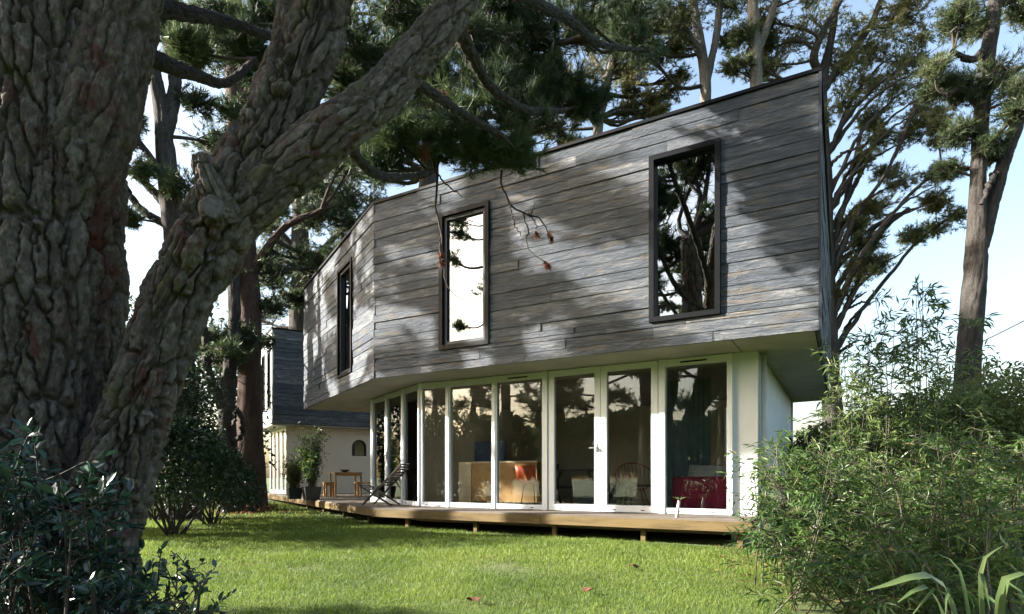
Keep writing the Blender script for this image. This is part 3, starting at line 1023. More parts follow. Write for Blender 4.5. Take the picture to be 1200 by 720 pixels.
def pillow(fr, x0, x1, y, z0, z1, th, name, label, mat, lean=.1):
    n = 9; b = MB(); vs = []; F = []
    for sgn in (-1, 1):
        for j in range(n):
            for i in range(n):
                u, v = i / (n - 1) * 2 - 1, j / (n - 1) * 2 - 1
                k = (1 - u ** 4) * (1 - v ** 4)
                px = (x0 + x1) / 2 + u * (x1 - x0) / 2 * (1 - .08 * (1 - abs(v) ** 2) * 0 - .06 * (v * v) * 0)
                vs.append(fr(px * 1.0, y + sgn * th / 2 * k ** .5 + lean * v, (z0 + z1) / 2 + v * (z1 - z0) / 2 * (1 - .10 * (1 - u * u))))
    for sgn in (0, 1):
        for j in range(n - 1):
            for i in range(n - 1):
                a = sgn * n * n + j * n + i
                q = (a, a + 1, a + n + 1, a + n)
                F.append(q if sgn == 0 else q[::-1])
    b.add(vs, F)
    return b.build(name, mat, smooth=True, label=label, cat='cushion')


pillow(fr, .18, .72, .33, FZ + .42, FZ + .78, .14, 'cushion', 'cream cushion on the crimson sofa', M['cushion'])
# curtain gathered at the end of the room
b = MB(); fr = local_frame(F_(2.75, OFF + 1.7), DFR)
n = 40; vs = []
for i in range(n):
    x = i / (n - 1) * .95; y = .05 * math.sin(i * 1.7) + .02 * math.sin(i * .6)
    vs += [fr(x, y, FZ + .03), fr(x, y * .7, HEAD - .05)]
b.add(vs, [(2 * i, 2 * i + 2, 2 * i + 3, 2 * i + 1) for i in range(n - 1)])
b.build('curtain', M['curtain'], smooth=True, label='grey blue curtain hanging behind the crimson sofa', cat='curtain')
# books on the upper window sill
fr = local_frame(F_(2.0, .2), DFR)
t = thing('bookshelf', 'white shelf of books just inside the right upper window', 'shelf', (*fr(.4, .1, 0)[:2], WZ0 - .3))
b = MB(); lbox(b, fr, 0, .75, 0, .22, Z_SOF + .19, WZ0 + .10); b.build('shelf', M['cushion'], t)
cols = ['cushion', 'blue', 'curtain', 'white', 'island']
for k in range(7):
    b = MB(); x = .04 + .055 * k; b.bar(fr(x + .05 * (k < 3), .1, WZ0 + .105), fr(x - .02, .1, WZ0 + .31 + .02 * (k % 3)), .03, .16, up=v3(DFR, 0)); b.build('book', M[cols[k % 5]], t)

# ------------------------------------------------------------------ porch: table, bench, planters, deck chair
def slat_table(o, dd, L, W, H, label, name, cat, top=.03, leg=.05, group=None):
    fr = local_frame(o, dd)
    t = thing(name, label, cat, (*fr(L / 2, W / 2, 0)[:2], Z_DECK), group)
    n = max(3, int(W / .1))
    for k in range(n):
        b = MB(); lbox(b, fr, 0, L, W * k / n, W * (k + 1) / n - .008, Z_DECK + H - top, Z_DECK + H); b.build('slat', M['oak'], t)
    for x in (.02, L - leg - .02):
        for y in (.02, W - leg - .03):
            b = MB(); lbox(b, fr, x, x + leg, y, y + leg, Z_DECK + .002, Z_DECK + H - top - .002); b.build('leg', M['oak'], t)
    b = MB(); lbox(b, fr, .075, L - .075, .03, .05, Z_DECK + H - .11, Z_DECK + H - top - .003); b.build('rail', M['oak'], t)
    return t


slat_table(P(392, 577, 17.6)[:2], IL, .85, .7, .73, 'small oak table on the porch in front of the cream wall', 'porch_table', 'table')
slat_table(P(418, 577, 17.2)[:2], IL, .6, .34, .44, 'low oak bench right of the porch table', 'bench', 'bench')
slat_table(P(381, 577, 17.9)[:2], IL, .3, .34, .44, 'small oak stool left of the porch table behind the planters', 'stool', 'stool')
# bowl on the table
b = MB(); c = P(404, 555, 17.95); c[2] = Z_DECK + .733
prof = [(.05, 0), (.11, .03), (.15, .08), (.14, .08), (.10, .035), (.0, .015)]
vs = [(c[0] + r * math.cos(a), c[1] + r * math.sin(a), c[2] + z) for r, z in prof for a in np.arange(16) * math.pi / 8]
b.add(vs, [(i * 16 + j, i * 16 + (j + 1) % 16, (i + 1) * 16 + (j + 1) % 16, (i + 1) * 16 + j) for i in range(5) for j in range(16)])
b.build('bowl', M['darkwood'], smooth=True, label='dark bowl on the small oak porch table', cat='bowl')


def deck_chair(o, fwd):
    """folding chair: two crossed frames and a sling of slats"""
    f = unit(np.asarray(fwd, float)); s = np.array([-f[1], f[0]])
    def q(a, w, z): return v3(o + f * a + s * w, Z_DECK + z)
    t = thing('deck_chair', 'dark folding deck chair leaning back on the corner of the deck', 'deck chair', (o[0], o[1], Z_DECK))
    for w in (-.24, .24):
        b = MB(); b.bar(q(-.28, w, .015), q(.58, w, .84), .03, .05, up=v3(s, 0)); b.build('back_rail', M['darkwood'], t)
    for w in (-.20, .20):
        b = MB(); b.bar(q(-.36, w, .40), q(.34, w, .015), .03, .05, up=v3(s, 0)); b.build('seat_rail', M['darkwood'], t)
    for k in range(9):
        a = .12 + (.56 - .12) * k / 8; z = .40 + (.82 - .40) * k / 8
        b = MB(); b.bar(q(a, -.225, z + .02), q(a, .225, z + .02), .012, .042, up=v3(f, 1)); b.build('slat', M['darkwood'], t)
    for k in range(6):
        a = -.33 + .40 * k / 5; z = .40 - .22 * k / 5
        b = MB(); b.bar(q(a, -.185, z + .02), q(a, .185, z + .02), .012, .042, up=v3(f, -1)); b.build('slat', M['darkwood'], t)
    return t


deck_chair(P(446, 590, 12.35)[:2], np.array([.93, -.25]))

# ------------------------------------------------------------------ foliage toolkit
def rdir(n, r=rng):
    return unit(r.normal(size=(n, 3)))


def needles(mb, p, dvec, L, w, K, spread, r, mat=0, tint=None, back=.5):
    """tufts of needles: p (N,3) tips, dvec (N,3) twig direction"""
    N = len(p)
    if N == 0: return
    d0 = np.repeat(unit(dvec), K, 0)
    nd_ = unit(d0 + spread * r.normal(size=(N * K, 3)))
    base = np.repeat(p, K, 0) - d0 * (r.random((N * K, 1)) * L * back)
    ln = L * r.uniform(.7, 1.15, (N * K, 1))
    sd = unit(np.cross(nd_, r.normal(size=(N * K, 3)))) * (w / 2)
    V = np.stack([base - sd, base + sd, base + nd_ * ln], 1).reshape(-1, 3)
    F = np.arange(N * K * 3).reshape(-1, 3)
    tt = r.random(N) if tint is None else tint
    mb.add(V, F, np.repeat(np.clip(np.repeat(tt, K) + .12 * r.normal(size=N * K), 0, .9), 3), mat)


def leaves(mb, p, dvec, L, w, r, mat=0, tint=None, fold=.2, droop=.15):
    """simple pointed leaves, one quad folded at the midrib"""
    N = len(p)
    if N == 0: return
    d = unit(dvec)
    up = unit(np.array([0, 0, 1.0]) + .55 * r.normal(size=(N, 3)))
    s = unit(np.cross(d, up)); n = np.cross(s, d)
    L = np.broadcast_to(np.asarray(L, float).reshape(-1, 1), (N, 1)) * r.uniform(.7, 1.2, (N, 1)); W = w / np.mean(L) * L
    mid = p + d * L * .42 + n * W * fold
    tip = p + d * L - n * L * droop
    V = np.stack([p, mid + s * W / 2, tip, mid - s * W / 2], 1).reshape(-1, 3)
    i = np.arange(N) * 4
    F = np.concatenate([np.stack([i, i + 1, i + 2], 1), np.stack([i, i + 2, i + 3], 1)])
    tt = r.random(N) if tint is None else tint
    mb.add(V, F, np.repeat(np.clip(tt, 0, 1), 4), mat)


def ovals(mb, p, dvec, L, w, r, mat=0, tint=None, nrm=None):
    """oval leaves: two quads folded at the midrib"""
    N = len(p)
    d = unit(dvec)
    up = unit((np.array([0, 0, 1.0]) if nrm is None else nrm) + .5 * r.normal(size=(N, 3)))
    s = unit(np.cross(d, up)); n = np.cross(s, d)
    L = L * r.uniform(.65, 1.2, (N, 1)); W = w / L.mean() * L
    a = p; t = p + d * L - n * L * .1
    l1 = p + d * L * .3 + s * W * .45 + n * W * .15; l2 = p + d * L * .72 + s * W * .38 + n * W * .12
    r1 = p + d * L * .3 - s * W * .45 + n * W * .15; r2 = p + d * L * .72 - s * W * .38 + n * W * .12
    V = np.stack([a, l1, l2, t, r2, r1], 1).reshape(-1, 3)
    i = np.arange(N) * 6
    F = np.concatenate([np.stack([i, i + 1, i + 2, i + 3], 1), np.stack([i, i + 3, i + 4, i + 5], 1)])
    tt = r.random(N) if tint is None else tint
    mb.add(V, F, np.repeat(tt, 6), mat)


def spline(pts, n):
    """Catmull-Rom through pts, n samples evenly by length"""
    p = np.asarray(pts, float)
    q = np.concatenate([[2 * p[0] - p[1]], p, [2 * p[-1] - p[-2]]])
    out = []
    for i in range(len(p) - 1):
        p0, p1, p2, p3 = q[i:i + 4]
        t = np.linspace(0, 1, 24, endpoint=False)[:, None]
        out.append(.5 * (2 * p1 + (p2 - p0) * t + (2 * p0 - 5 * p1 + 4 * p2 - p3) * t ** 2 + (3 * p1 - p0 - 3 * p2 + p3) * t ** 3))
    out.append(p[-1:])
    c = np.concatenate(out)
    s = np.concatenate([[0], np.cumsum(np.linalg.norm(np.diff(c, axis=0), axis=1))])
    u = np.linspace(0, s[-1], n)
    return np.stack([np.interp(u, s, c[:, k]) for k in range(c.shape[1])], 1)


def limb(mb, pr, n=14, k=8, mat=0, tint=.5, wob=0.0, r=rng, cap=False):
    """pr: list of (x,y,z,radius)"""
    c = spline(np.array(pr, float), n)
    if wob:
        j = r.normal(size=(n, 3)) * wob; j[0] = 0; j[-1] = 0
        c[:, :3] += j
    mb.tubes(c[:, :3], np.maximum(c[:, 3], .002), k, tint, mat, cap)
    return c


def clump(tw, fo, a, c, rad, r, nsub=6, ntip=7, br=.03, ntuft=4, K=14, L=.2, w=.018, spread=.55, flat=.55, tbase=.5, lift=.12):
    """a branch from a into the clump centred on c, twigs through it and needle tufts on the twigs"""
    a = np.asarray(a, float); c = np.asarray(c, float); rad = np.asarray(rad, float) * np.ones(3)
    rad[2] *= flat
    dist = np.linalg.norm(c - a)
    end = c + unit(c - a) * rad.mean() * .5
    m1 = a + (c - a) * .4 + r.normal(size=3) * dist * .07 - np.array([0, 0, .03 * dist])
    main = spline([np.r_[a, br], np.r_[m1, br * .75], np.r_[c, br * .5], np.r_[end, br * .2]], 10)
    tw.tubes(main[:, :3], main[:, 3], 5)
    # sub branches
    i0 = r.integers(4, 10, nsub)
    st = main[i0, :3]
    en = c + unit(r.normal(size=(nsub, 3))) * rad * r.uniform(.45, .9, (nsub, 1))
    md = (st + en) / 2 + r.normal(size=(nsub, 3)) * rad.mean() * .10
    sub = np.stack([st, (st + md) / 2, md, (md + en) / 2 + r.normal(size=(nsub, 3)) * rad.mean() * .04, en], 1)
    tw.tubes(sub, np.linspace(br * .42, br * .15, 5)[None].repeat(nsub, 0), 4)
    # twigs
    N = nsub * ntip
    si = np.repeat(np.arange(nsub), ntip); pi = r.integers(1, 5, N)
    s0 = sub[si, pi]
    dd_ = unit(r.normal(size=(N, 3)))
    e0 = c + dd_ * rad * (r.random((N, 1)) ** .6) * (.55 + 1.1 * vnoise(dd_ * 1.9 + r.random(3) * 50)[:, None])
    dlt = e0 - s0
    ln = np.linalg.norm(dlt, axis=1, keepdims=True)
    mx = rad.mean() * .85
    e0 = s0 + dlt * np.minimum(1, mx / np.maximum(ln, 1e-6)) + np.array([0, 0, lift]) * rad.mean() * r.random((N, 1))
    m0 = (s0 + e0) / 2 - np.array([0, 0, .06]) * rad.mean() + r.normal(size=(N, 3)) * rad.mean() * .05
    tg = np.stack([s0, m0, e0], 1)
    tw.tubes(tg, np.array([br * .16, br * .12, br * .06])[None].repeat(N, 0), 3)
    # tufts along the outer half of each twig
    tb = np.clip(tbase + .22 * r.normal(), .05, .8)
    for q in range(ntuft):
        f = 1 - q * .17
        if f > .5:
            p = m0 + (e0 - m0) * (f - .5) * 2; dv = e0 - m0
        else:
            p = s0 + (m0 - s0) * f * 2; dv = m0 - s0
        p = p + r.normal(size=p.shape) * L * .15
        needles(fo, p, unit(dv) + np.array([0, 0, .25]), L, w, K, spread, r, 0, np.clip(tb + .2 * r.normal(size=N), 0, .9))


def bark_tube(mb, pr, nu, nv, seed, amp=.032, cell=.095, stretch=.235, cap=False, flare=None):
    """trunk with plates of bark modelled: raised cells, deep fissures between them"""
    c = spline(np.array(pr, float), nv)
    ctr, rad = c[:, :3], c[:, 3]
    T = unit(np.gradient(ctr, axis=0))
    N = np.zeros_like(T); N[0] = unit(np.cross(T[0], (0.1, 1, 0.05)))
    for i in range(1, nv):
        N[i] = unit(N[i - 1] - T[i] * np.dot(N[i - 1], T[i]))
    B = np.cross(T, N)
    s = np.concatenate([[0], np.cumsum(np.linalg.norm(np.diff(ctr, axis=0), axis=1))])
    tocam = unit(np.array([0, 0, E + 1.5]) - ctr[nv // 2])
    th0 = math.atan2(np.dot(tocam, B[nv // 2]), np.dot(tocam, N[nv // 2]))
    uu = np.arange(nu) * 2 * np.pi / nu
    th = th0 + uu - .5 * np.sin(uu)                 # finer on the near side
    TH, S = np.meshgrid(th, s); RR = np.repeat(rad[:, None], nu, 1)
    q = np.stack([np.cos(TH) * RR, np.sin(TH) * RR, S], -1).reshape(-1, 3) + seed * 3.17
    lump = (vnoise(q * np.array([2.2, 2.2, 1.1])) - .5) * .12 * RR.reshape(-1)
    k_ = cell / .105
    def n3(f, o): return np.stack([vnoise(q * f / k_ + o) - .5, vnoise(q * f / k_ + o + 7) - .5, vnoise(q * f / k_ + o + 19) - .5], -1)
    wq = q + k_ * (.055 * n3(4.5, 5) * np.array([1, 1, 2.2]) + .030 * n3(16, 31) + .016 * n3(38, 57))
    f1, f2, cid = voro(wq * np.array([1, 1, stretch]) / cell)
    e1 = f2 - f1
    crack = sstep(.015, .13, e1) * .8 + .2 * sstep(.0, .4, e1)      # flat plates, narrow deep fissures
    g1, g2, gid = voro(wq * np.array([1, 1, .5]) / (cell * .34) + 31)
    crack2 = sstep(.0, .10, g2 - g1)
    rid = np.abs(2 * vnoise((q + .02 * k_ * n3(16, 31)) * np.array([26, 26, 4.2]) / k_ + 70) - 1)
    split = sstep(.0, .16, rid)                      # thin upright splits across the plates
    fl = fbm(wq * np.array([13, 13, 7]) / k_ + 90, 4) * 10
    fr_ = fl - np.floor(fl)
    flake = (np.floor(fl) + sstep(.75, .98, fr_)) / 10   # layered scales, like torn paper
    fine = fbm(q * np.array([55, 55, 26]) / k_, 3) - .45
    disp = amp * (1.75 * crack * (.7 + .5 * cid) + .22 * crack * crack2 * (.5 + gid) + .34 * split + 1.5 * flake - 2.4) + fine * amp * .55
    cid = .5 * cid + .5 * (np.sin(np.floor(fl) * 12.99 + gid * 40) * .5 + .5)
    rr = RR.reshape(-1) + lump + disp
    if flare is not None:
        z = np.repeat(ctr[:, 2][:, None], nu, 1).reshape(-1)
        rr = rr + flare * np.exp(-z / .35) * (.5 + .9 * vnoise(np.stack([np.cos(TH) * 2.5, np.sin(TH) * 2.5, TH * 0], -1).reshape(-1, 3) + seed))
    Vv = np.repeat(ctr, nu, 0) + rr[:, None] * (np.cos(TH).reshape(-1, 1) * np.repeat(N, nu, 0) + np.sin(TH).reshape(-1, 1) * np.repeat(B, nu, 0))
    j = np.arange(nu); j2 = (j + 1) % nu
    F = (np.arange(nv - 1)[:, None, None] * nu + np.stack([j, j2, nu + j2, nu + j], 1)[None]).reshape(-1, 4)
    base = mb.n
    mb.add(Vv, F, np.clip(.15 + .5 * cid + .35 * gid, 0, 1))
    if cap:
        mb._ngon = getattr(mb, '_ngon', [])
        mb._ngon.append(([base + (nv - 1) * nu + k for k in range(nu)], 0))
    return c


class Tree:
    def __init__(self, name, label, base, bark, needle, group=None, cat='tree'):
        self.t = thing(name, label, cat, tuple(base), group)
        self.bark, self.needle = bark, needle
        self.tr, self.tw, self.fo = MB(), MB(), MB()
        self.nodes = []

    def stem(self, pr, n=16, k=9, wob=.0, r=rng):
        if max(q[3] for q in pr) > .09:
            c = bark_tube(self.tr, pr, 28, 88, float(r.uniform(10, 60)), amp=.016, cell=.12)[::4]
        else:
            c = limb(self.tr, pr, n, k, r=r, wob=wob, tint=.5)
        self.nodes.append(c)
        return c

    def near(self, c):
        nn = np.concatenate(self.nodes)
        c = np.asarray(c)
        dz = np.maximum(0, nn[:, 2] - c[2])
        dd = np.linalg.norm(nn[:, :3] - c, axis=1) + 1.5 * dz
        i = np.argmin(dd)
        return nn[i, :3], nn[i, 3]

    def add(self, c, rad, r=rng, a=None, **kw):
        if a is None:
            a, rr = self.near(c)
        else:
            rr = .1
        kw.setdefault('br', min(rr * .7, .018 + .025 * np.linalg.norm(np.asarray(c) - a)))
        clump(self.tw, self.fo, a, c, rad, r, **kw)

    def done(self):
        self.tr.build('trunk', M[self.bark], self.t, smooth=True)
        if self.tw.n: self.tw.build('branchwork', M['twig'] if self.bark != 'bark_pale' else M['bark'], self.t, smooth=True, kind='stuff')
        if self.fo.n: self.fo.build('crown', M[self.needle], self.t, kind='stuff')
        return self.t


def wpx(x, y, Y, rpx):
    """stem node: photo pixel, distance, half width in pixels"""
    p = P(x, y, Y)
    return (p[0], p[1], p[2], rpx * Y / FPX)

# ------------------------------------------------------------------ the old pine in the foreground
YB = 5.0
big = Tree('old_pine', 'massive old pine with deeply fissured bark forking low at the left foreground', (-3.0, 4.1, 0.0), 'bark_big', 'needle_dark')
bt = big.t
b = MB(); c0 = bark_tube(b, [wpx(48, 770, 4.120, 91.0), wpx(52, 640, 4.120, 87.4), wpx(52, 480, 4.120, 81.9), wpx(55, 300, 4.120, 78.3), wpx(52, 120, 4.120, 74.6), wpx(40, -60, 4.160, 72.8), wpx(20, -260, 4.240, 65.5)], 250, 520, 1.0, flare=.12)
b.build('trunk', M['bark_big'], bt, smooth=True); big.nodes.append(c0)
b = MB(); c1 = bark_tube(b, [wpx(80, 250, 4.040, 38.2), wpx(112, 150, 4.040, 41.9), wpx(137, 50, 4.080, 36.4), wpx(160, -60, 4.160, 34.6), wpx(190, -250, 4.320, 30.9)], 100, 200, 2.0, amp=.02)
b.build('stem', M['bark_big'], bt, smooth=True); big.nodes.append(c1)
b = MB(); c2 = bark_tube(b, [wpx(92, 780, 3.960, 54.1), wpx(100, 680, 3.960, 47.5), wpx(132, 570, 3.960, 39.3), wpx(170, 455, 3.960, 36.0), wpx(208, 350, 3.976, 35.2), wpx(258, 262, 4.000, 38.9), wpx(310, 170, 4.040, 36.3), wpx(350, 80, 4.080, 36.3), wpx(374, -5, 4.160, 37.1), wpx(396, -120, 4.240, 36.3), wpx(420, -300, 4.400, 34.6)], 180, 580, 3.0, flare=.08)
b.build('stem', M['bark_big'], bt, smooth=True, label='leaning right hand stem of the old pine'); big.nodes.append(c2)
b = MB(); c3 = bark_tube(b, [wpx(258, 278, 4.000, 25.5), wpx(325, 210, 4.000, 28.2), wpx(392, 154, 4.040, 26.4), wpx(438, 120, 4.160, 24.6), wpx(480, 74, 4.320, 23.7), wpx(520, 27, 4.480, 21.8), wpx(560, -30, 4.720, 20.0), wpx(640, -120, 5.120, 20.0), wpx(760, -220, 5.600, 13.7)], 120, 400, 4.0, amp=.018, cell=.08)
b.build('limb', M['bark_big'], bt, smooth=True, label='thick limb of the old pine reaching up to the right'); big.nodes.append(c3)
b = MB(); bark_tube(b, [wpx(262, 262, 3.880, 21.8), wpx(247, 222, 3.776, 15.5), wpx(238, 196, 3.744, 10.9), wpx(235, 182, 3.736, 8.2)], 60, 70, 5.0, amp=.010, cell=.05, cap=True)
b.build('branch_stub', M['bark_big'], bt, smooth=True)
b = MB(); bark_tube(b, [wpx(258, 258, 3.960, 18.2), wpx(252, 248, 3.800, 16.4), wpx(250, 245, 3.728, 13.7), wpx(249.5, 244, 3.712, 10.0)], 60, 40, 6.0, amp=.008, cell=.05, cap=True)
b.build('branch_stub', M['bark_pale'], bt, smooth=True, label='pale sawn knot on the leaning stem')
# thinner boughs
rb = np.random.default_rng(21)
bough = MB()
for pr in ([wpx(130, 40, 4.16, 16), wpx(185, 62, 4.68, 13), wpx(225, 85, 5.22, 10), wpx(268, 98, 5.70, 7), wpx(300, 70, 6.30, 5)],
           [wpx(150, 5, 4.16, 15), wpx(220, 18, 4.76, 12), wpx(270, 34, 5.31, 9), wpx(312, 42, 5.89, 7), wpx(350, 30, 6.80, 5)],
           [wpx(398, 140, 4.08, 12), wpx(420, 185, 4.59, 8), wpx(445, 207, 5.22, 7), wpx(480, 206, 5.89, 5), wpx(510, 200, 6.50, 4)],
           [wpx(532, 20, 4.48, 14), wpx(545, 62, 5.02, 10), wpx(575, 100, 5.67, 8), wpx(615, 128, 6.46, 6), wpx(660, 130, 7.30, 4)],
           [wpx(560, -30, 4.72, 14), wpx(625, 5, 5.61, 9), wpx(670, 28, 6.48, 7), wpx(705, 48, 7.32, 5), wpx(760, 60, 8.40, 3)],
           [wpx(470, 85, 4.24, 10), wpx(505, 110, 4.85, 8), wpx(545, 135, 5.60, 6), wpx(590, 160, 6.40, 4)]):
    pr = [(x, y, z, r_ * .72) for x, y, z, r_ in pr]
    pr[1:-1] = [(x + rb.normal() * .02, y + rb.normal() * .02, z + rb.normal() * .03, r_) for x, y, z, r_ in pr[1:-1]]
    bb = MB(); c = bark_tube(bb, pr, 30, 130, 7.0 + pr[0][0], amp=.009, cell=.035)
    bb.build('bough', M['bark'], bt, smooth=True); big.nodes.append(c)
near = dict(K=30, L=.15, w=.0075, nsub=7, ntip=8, ntuft=4, spread=.5, flat=.65, lift=.25)
for (x, y, Y, rp, tb) in [(470, 165, 6.3, 44, .5), (520, 160, 6.4, 46, .6), (565, 172, 6.6, 44, .6), (605, 182, 6.8, 36, .5), (450, 195, 6.4, 40, .6), (540, 130, 6.6, 50, .45),
                          (600, 130, 7.0, 46, .3), (650, 110, 7.4, 46, .3), (690, 120, 7.6, 36, .3), (500, 90, 6.8, 44, .3), (560, 70, 7.2, 56, .25), (620, 60, 7.4, 56, .3), (680, 40, 7.8, 50, .4), (740, 50, 8.4, 42, .4),
                          (590, 10, 7.2, 60, .25), (660, -10, 7.8, 60, .3), (730, 10, 8.4, 50, .4), (430, 60, 7.0, 50, .3), (470, 20, 7.2, 56, .25), (520, -10, 7.6, 60, .25),
                          (290, 60, 6.6, 36, .4), (260, 30, 6.6, 40, .4), (320, 100, 6.9, 34, .35), (225, 60, 6.4, 30, .4), (310, 15, 7.0, 44, .35), (415, 110, 7.2, 44, .3), (470, 60, 7.4, 50, .25), (540, 30, 7.8, 54, .25), (610, 90, 7.6, 44, .3), (580, 100, 7.0, 44, .3), (450, 140, 7.0, 40, .4)]:
    big.add(P(x, y, Y), 1.2 * rp * Y / FPX, rb, tbase=tb, **near)
# the crown overhead, out of the picture, that shades the trunk
far_ = dict(K=12, L=.24, w=.03, nsub=6, ntip=6, ntuft=3, spread=.6, flat=.5)
for k in range(26):
    c = np.array([rb.uniform(-6.0, 1.5), rb.uniform(1.8, 4.4), rb.uniform(6.0, 10)])
    big.add(c, rb.uniform(.7, 1.2), rb, **far_)
big.tw.build('branchwork', M['twig'], bt, smooth=True, kind='stuff')
big.fo.build('crown', M['needle_dark'], bt, kind='stuff')
# bare hanging twigs with rusty dead tufts
def hang(paths, tufts, label):
    b = MB()
    for pr in paths:
        c = spline(np.array([wpx(*p) for p in pr]), 16); c[1:-1, :3] += rb.normal(size=(14, 3)) * .008
        b.tubes(c[:, :3], np.maximum(c[:, 3], .004), 5)
    tw_ = b.build('hanging_twig', M['twig'], bt, smooth=True, label=label)
    for (x, y, Y) in tufts:
        f = MB()
        p = P(x, y, Y)[None] + rb.normal(size=(4, 3)) * .012
        needles(f, p, np.tile([[.2, 0, -1]], (4, 1)), .07, .009, 26, .6, rb)
        f.build('dead_tuft', M['cone'], tw_)
hang([[(512, 195, 6.5, 1.6), (511, 240, 6.5, 1.3), (517, 275, 6.5, 1.1), (520, 310, 6.5, .9), (524, 335, 6.5, .8), (540, 350, 6.5, .6), (555, 352, 6.5, .5)],
      [(517, 275, 6.5, 1.0), (515, 300, 6.48, .8), (519, 315, 6.46, .7)], [(512, 205, 6.5, 1.2), (525, 218, 6.45, .9), (542, 231, 6.4, .6)], [(520, 310, 6.5, .8), (530, 302, 6.45, .6), (533, 296, 6.43, .5)]],
     [(518, 308, 6.48), (517, 300, 6.48)], 'bare twig hanging in front of the middle upper window')
hang([[(588, 200, 6.8, 1.4), (590, 222, 6.8, 1.2), (600, 243, 6.8, 1.2), (615, 250, 6.8, 1.0), (632, 256, 6.8, .9), (641, 270, 6.8, .7), (645, 280, 6.8, .5)],
      [(598, 240, 6.8, 1.0), (602, 260, 6.78, .8), (610, 276, 6.76, .6)], [(613, 250, 6.8, .9), (618, 270, 6.78, .8), (616, 285, 6.76, .8), (625, 297, 6.74, .7), (638, 306, 6.7, .6), (642, 312, 6.7, .5)],
      [(620, 250, 6.8, .8), (626, 260, 6.8, .7), (628, 268, 6.8, .5)], [(622, 252, 6.8, .7), (627, 238, 6.78, .5)]],
     [(644, 276, 6.8), (646, 280, 6.8), (642, 312, 6.7), (640, 310, 6.7), (629, 275, 6.8)], 'bare twig with rusty dead tufts hanging before the cladding')
for (x, y, Y) in [(518, 112, 6.4), (508, 128, 6.4), (545, 128, 6.5), (414, 135, 5.4), (495, 178, 6.2), (538, 40, 5.8)]:
    f = MB(); p = P(x, y, Y)[None] + rb.normal(size=(5, 3)) * .03
    needles(f, p, np.tile([[.1, 0, .6]], (5, 1)), .11, .008, 40, .7, rb); f.build('dead_tuft', M['cone'], bt)

# ------------------------------------------------------------------ other trees in view
def px_tree(name, label, stems, clumps, bark, needle, seed, group=None, more=False, **kw):
    r = np.random.default_rng(seed)
    b0 = stems[0][0]
    p0 = P(*b0[:3]); p0[2] = gz(p0[0], p0[1]) if p0[2] < 1.5 else p0[2]
    base = (p0[0], p0[1], float(gz(p0[0], p0[1])))
    T = Tree(name, label, base, bark, needle, group)
    for i, st in enumerate(stems):
        pr = [wpx(*q) for q in st]
        if i == 0:
            pr = [(p0[0], p0[1], base[2] - .2, pr[0][3] * 1.25)] + pr[(1 if pr[0][2] < base[2] + .2 else 0):]
        T.stem(pr, 26, 10, wob=.02, r=r)
    pr = dict(K=10, L=.17, w=.02, nsub=8, ntip=9, ntuft=3, spread=.6, flat=.6)
    pr.update(kw)
    for cl in clumps:
        x, y, Y, rp = cl[:4]
        T.add(P(x, y, Y), 1.35 * rp * Y / FPX, r, tbase=cl[4] if len(cl) > 4 else .5, **pr)
        if more and y > -20:
            T.add(P(x + r.normal() * rp * .8, y + r.normal() * rp * .55, Y + r.normal() * .5), 1.1 * rp * Y / FPX, r, tbase=cl[4] if len(cl) > 4 else .5, **pr)
    T.done()
    return T


def cloud(x0, x1, y0, y1, Y0, Y1, n, r0, r1, seed, tb=.5):
    r = np.random.default_rng(seed)
    return [(r.uniform(x0, x1), r.uniform(y0, y1), r.uniform(Y0, Y1), r.uniform(r0, r1), tb) for _ in range(n)]


def fan(seed, n, Y):
    r = np.random.default_rng(seed); out = []
    for k in range(n):
        y0 = r.uniform(180, 430); x0 = 968 + (y0 - 200) * .02
        dx = r.uniform(30, 130); up = r.uniform(.55, 1.5) * dx
        out.append([(x0, y0, Y, 2.6), (x0 + dx * .35, y0 - up * .55, Y + r.uniform(-.4, .4), 1.9), (x0 + dx * .7, y0 - up * .85, Y + r.uniform(-.8, .8), 1.3), (x0 + dx, y0 - up, Y + r.uniform(-1.2, 1.2), .6)])
    return out


GB = 'pines around the house'
px_tree('pine_tree', 'dark forked pine seen between the two stems of the old pine', [
    [(215, 640, 13, 16), (212, 420, 13, 14), (205, 270, 13, 12.5), (195, 190, 13, 11), (188, 120, 13, 8), (170, 40, 13, 7), (150, -60, 13, 5)],
    [(192, 160, 13, 9), (205, 100, 13.2, 7), (195, 30, 13.4, 5), (215, -60, 13.6, 4)], [(200, 230, 13, 5), (180, 190, 12.8, 4), (150, 150, 12.6, 3)],
    [(203, 250, 13, 5), (170, 215, 13, 4), (140, 195, 13, 2)], [(205, 270, 13, 5), (165, 245, 13, 4), (145, 215, 13, 3)]],
    [(205, 215, 12.6, 26, .5), (165, 200, 12.6, 18, .4), (150, 140, 12.6, 22, .4), (210, 40, 13, 36, .3), (170, 20, 13, 36, .3), (150, 165, 12.8, 16), (232, 120, 13.5, 24, .3), (262, 170, 13.6, 22, .3), (240, 60, 13.6, 34, .3), (150, 255, 12.6, 16), (270, 130, 14, 22, .3)],
    'bark', 'needle_dark', 41, GB)
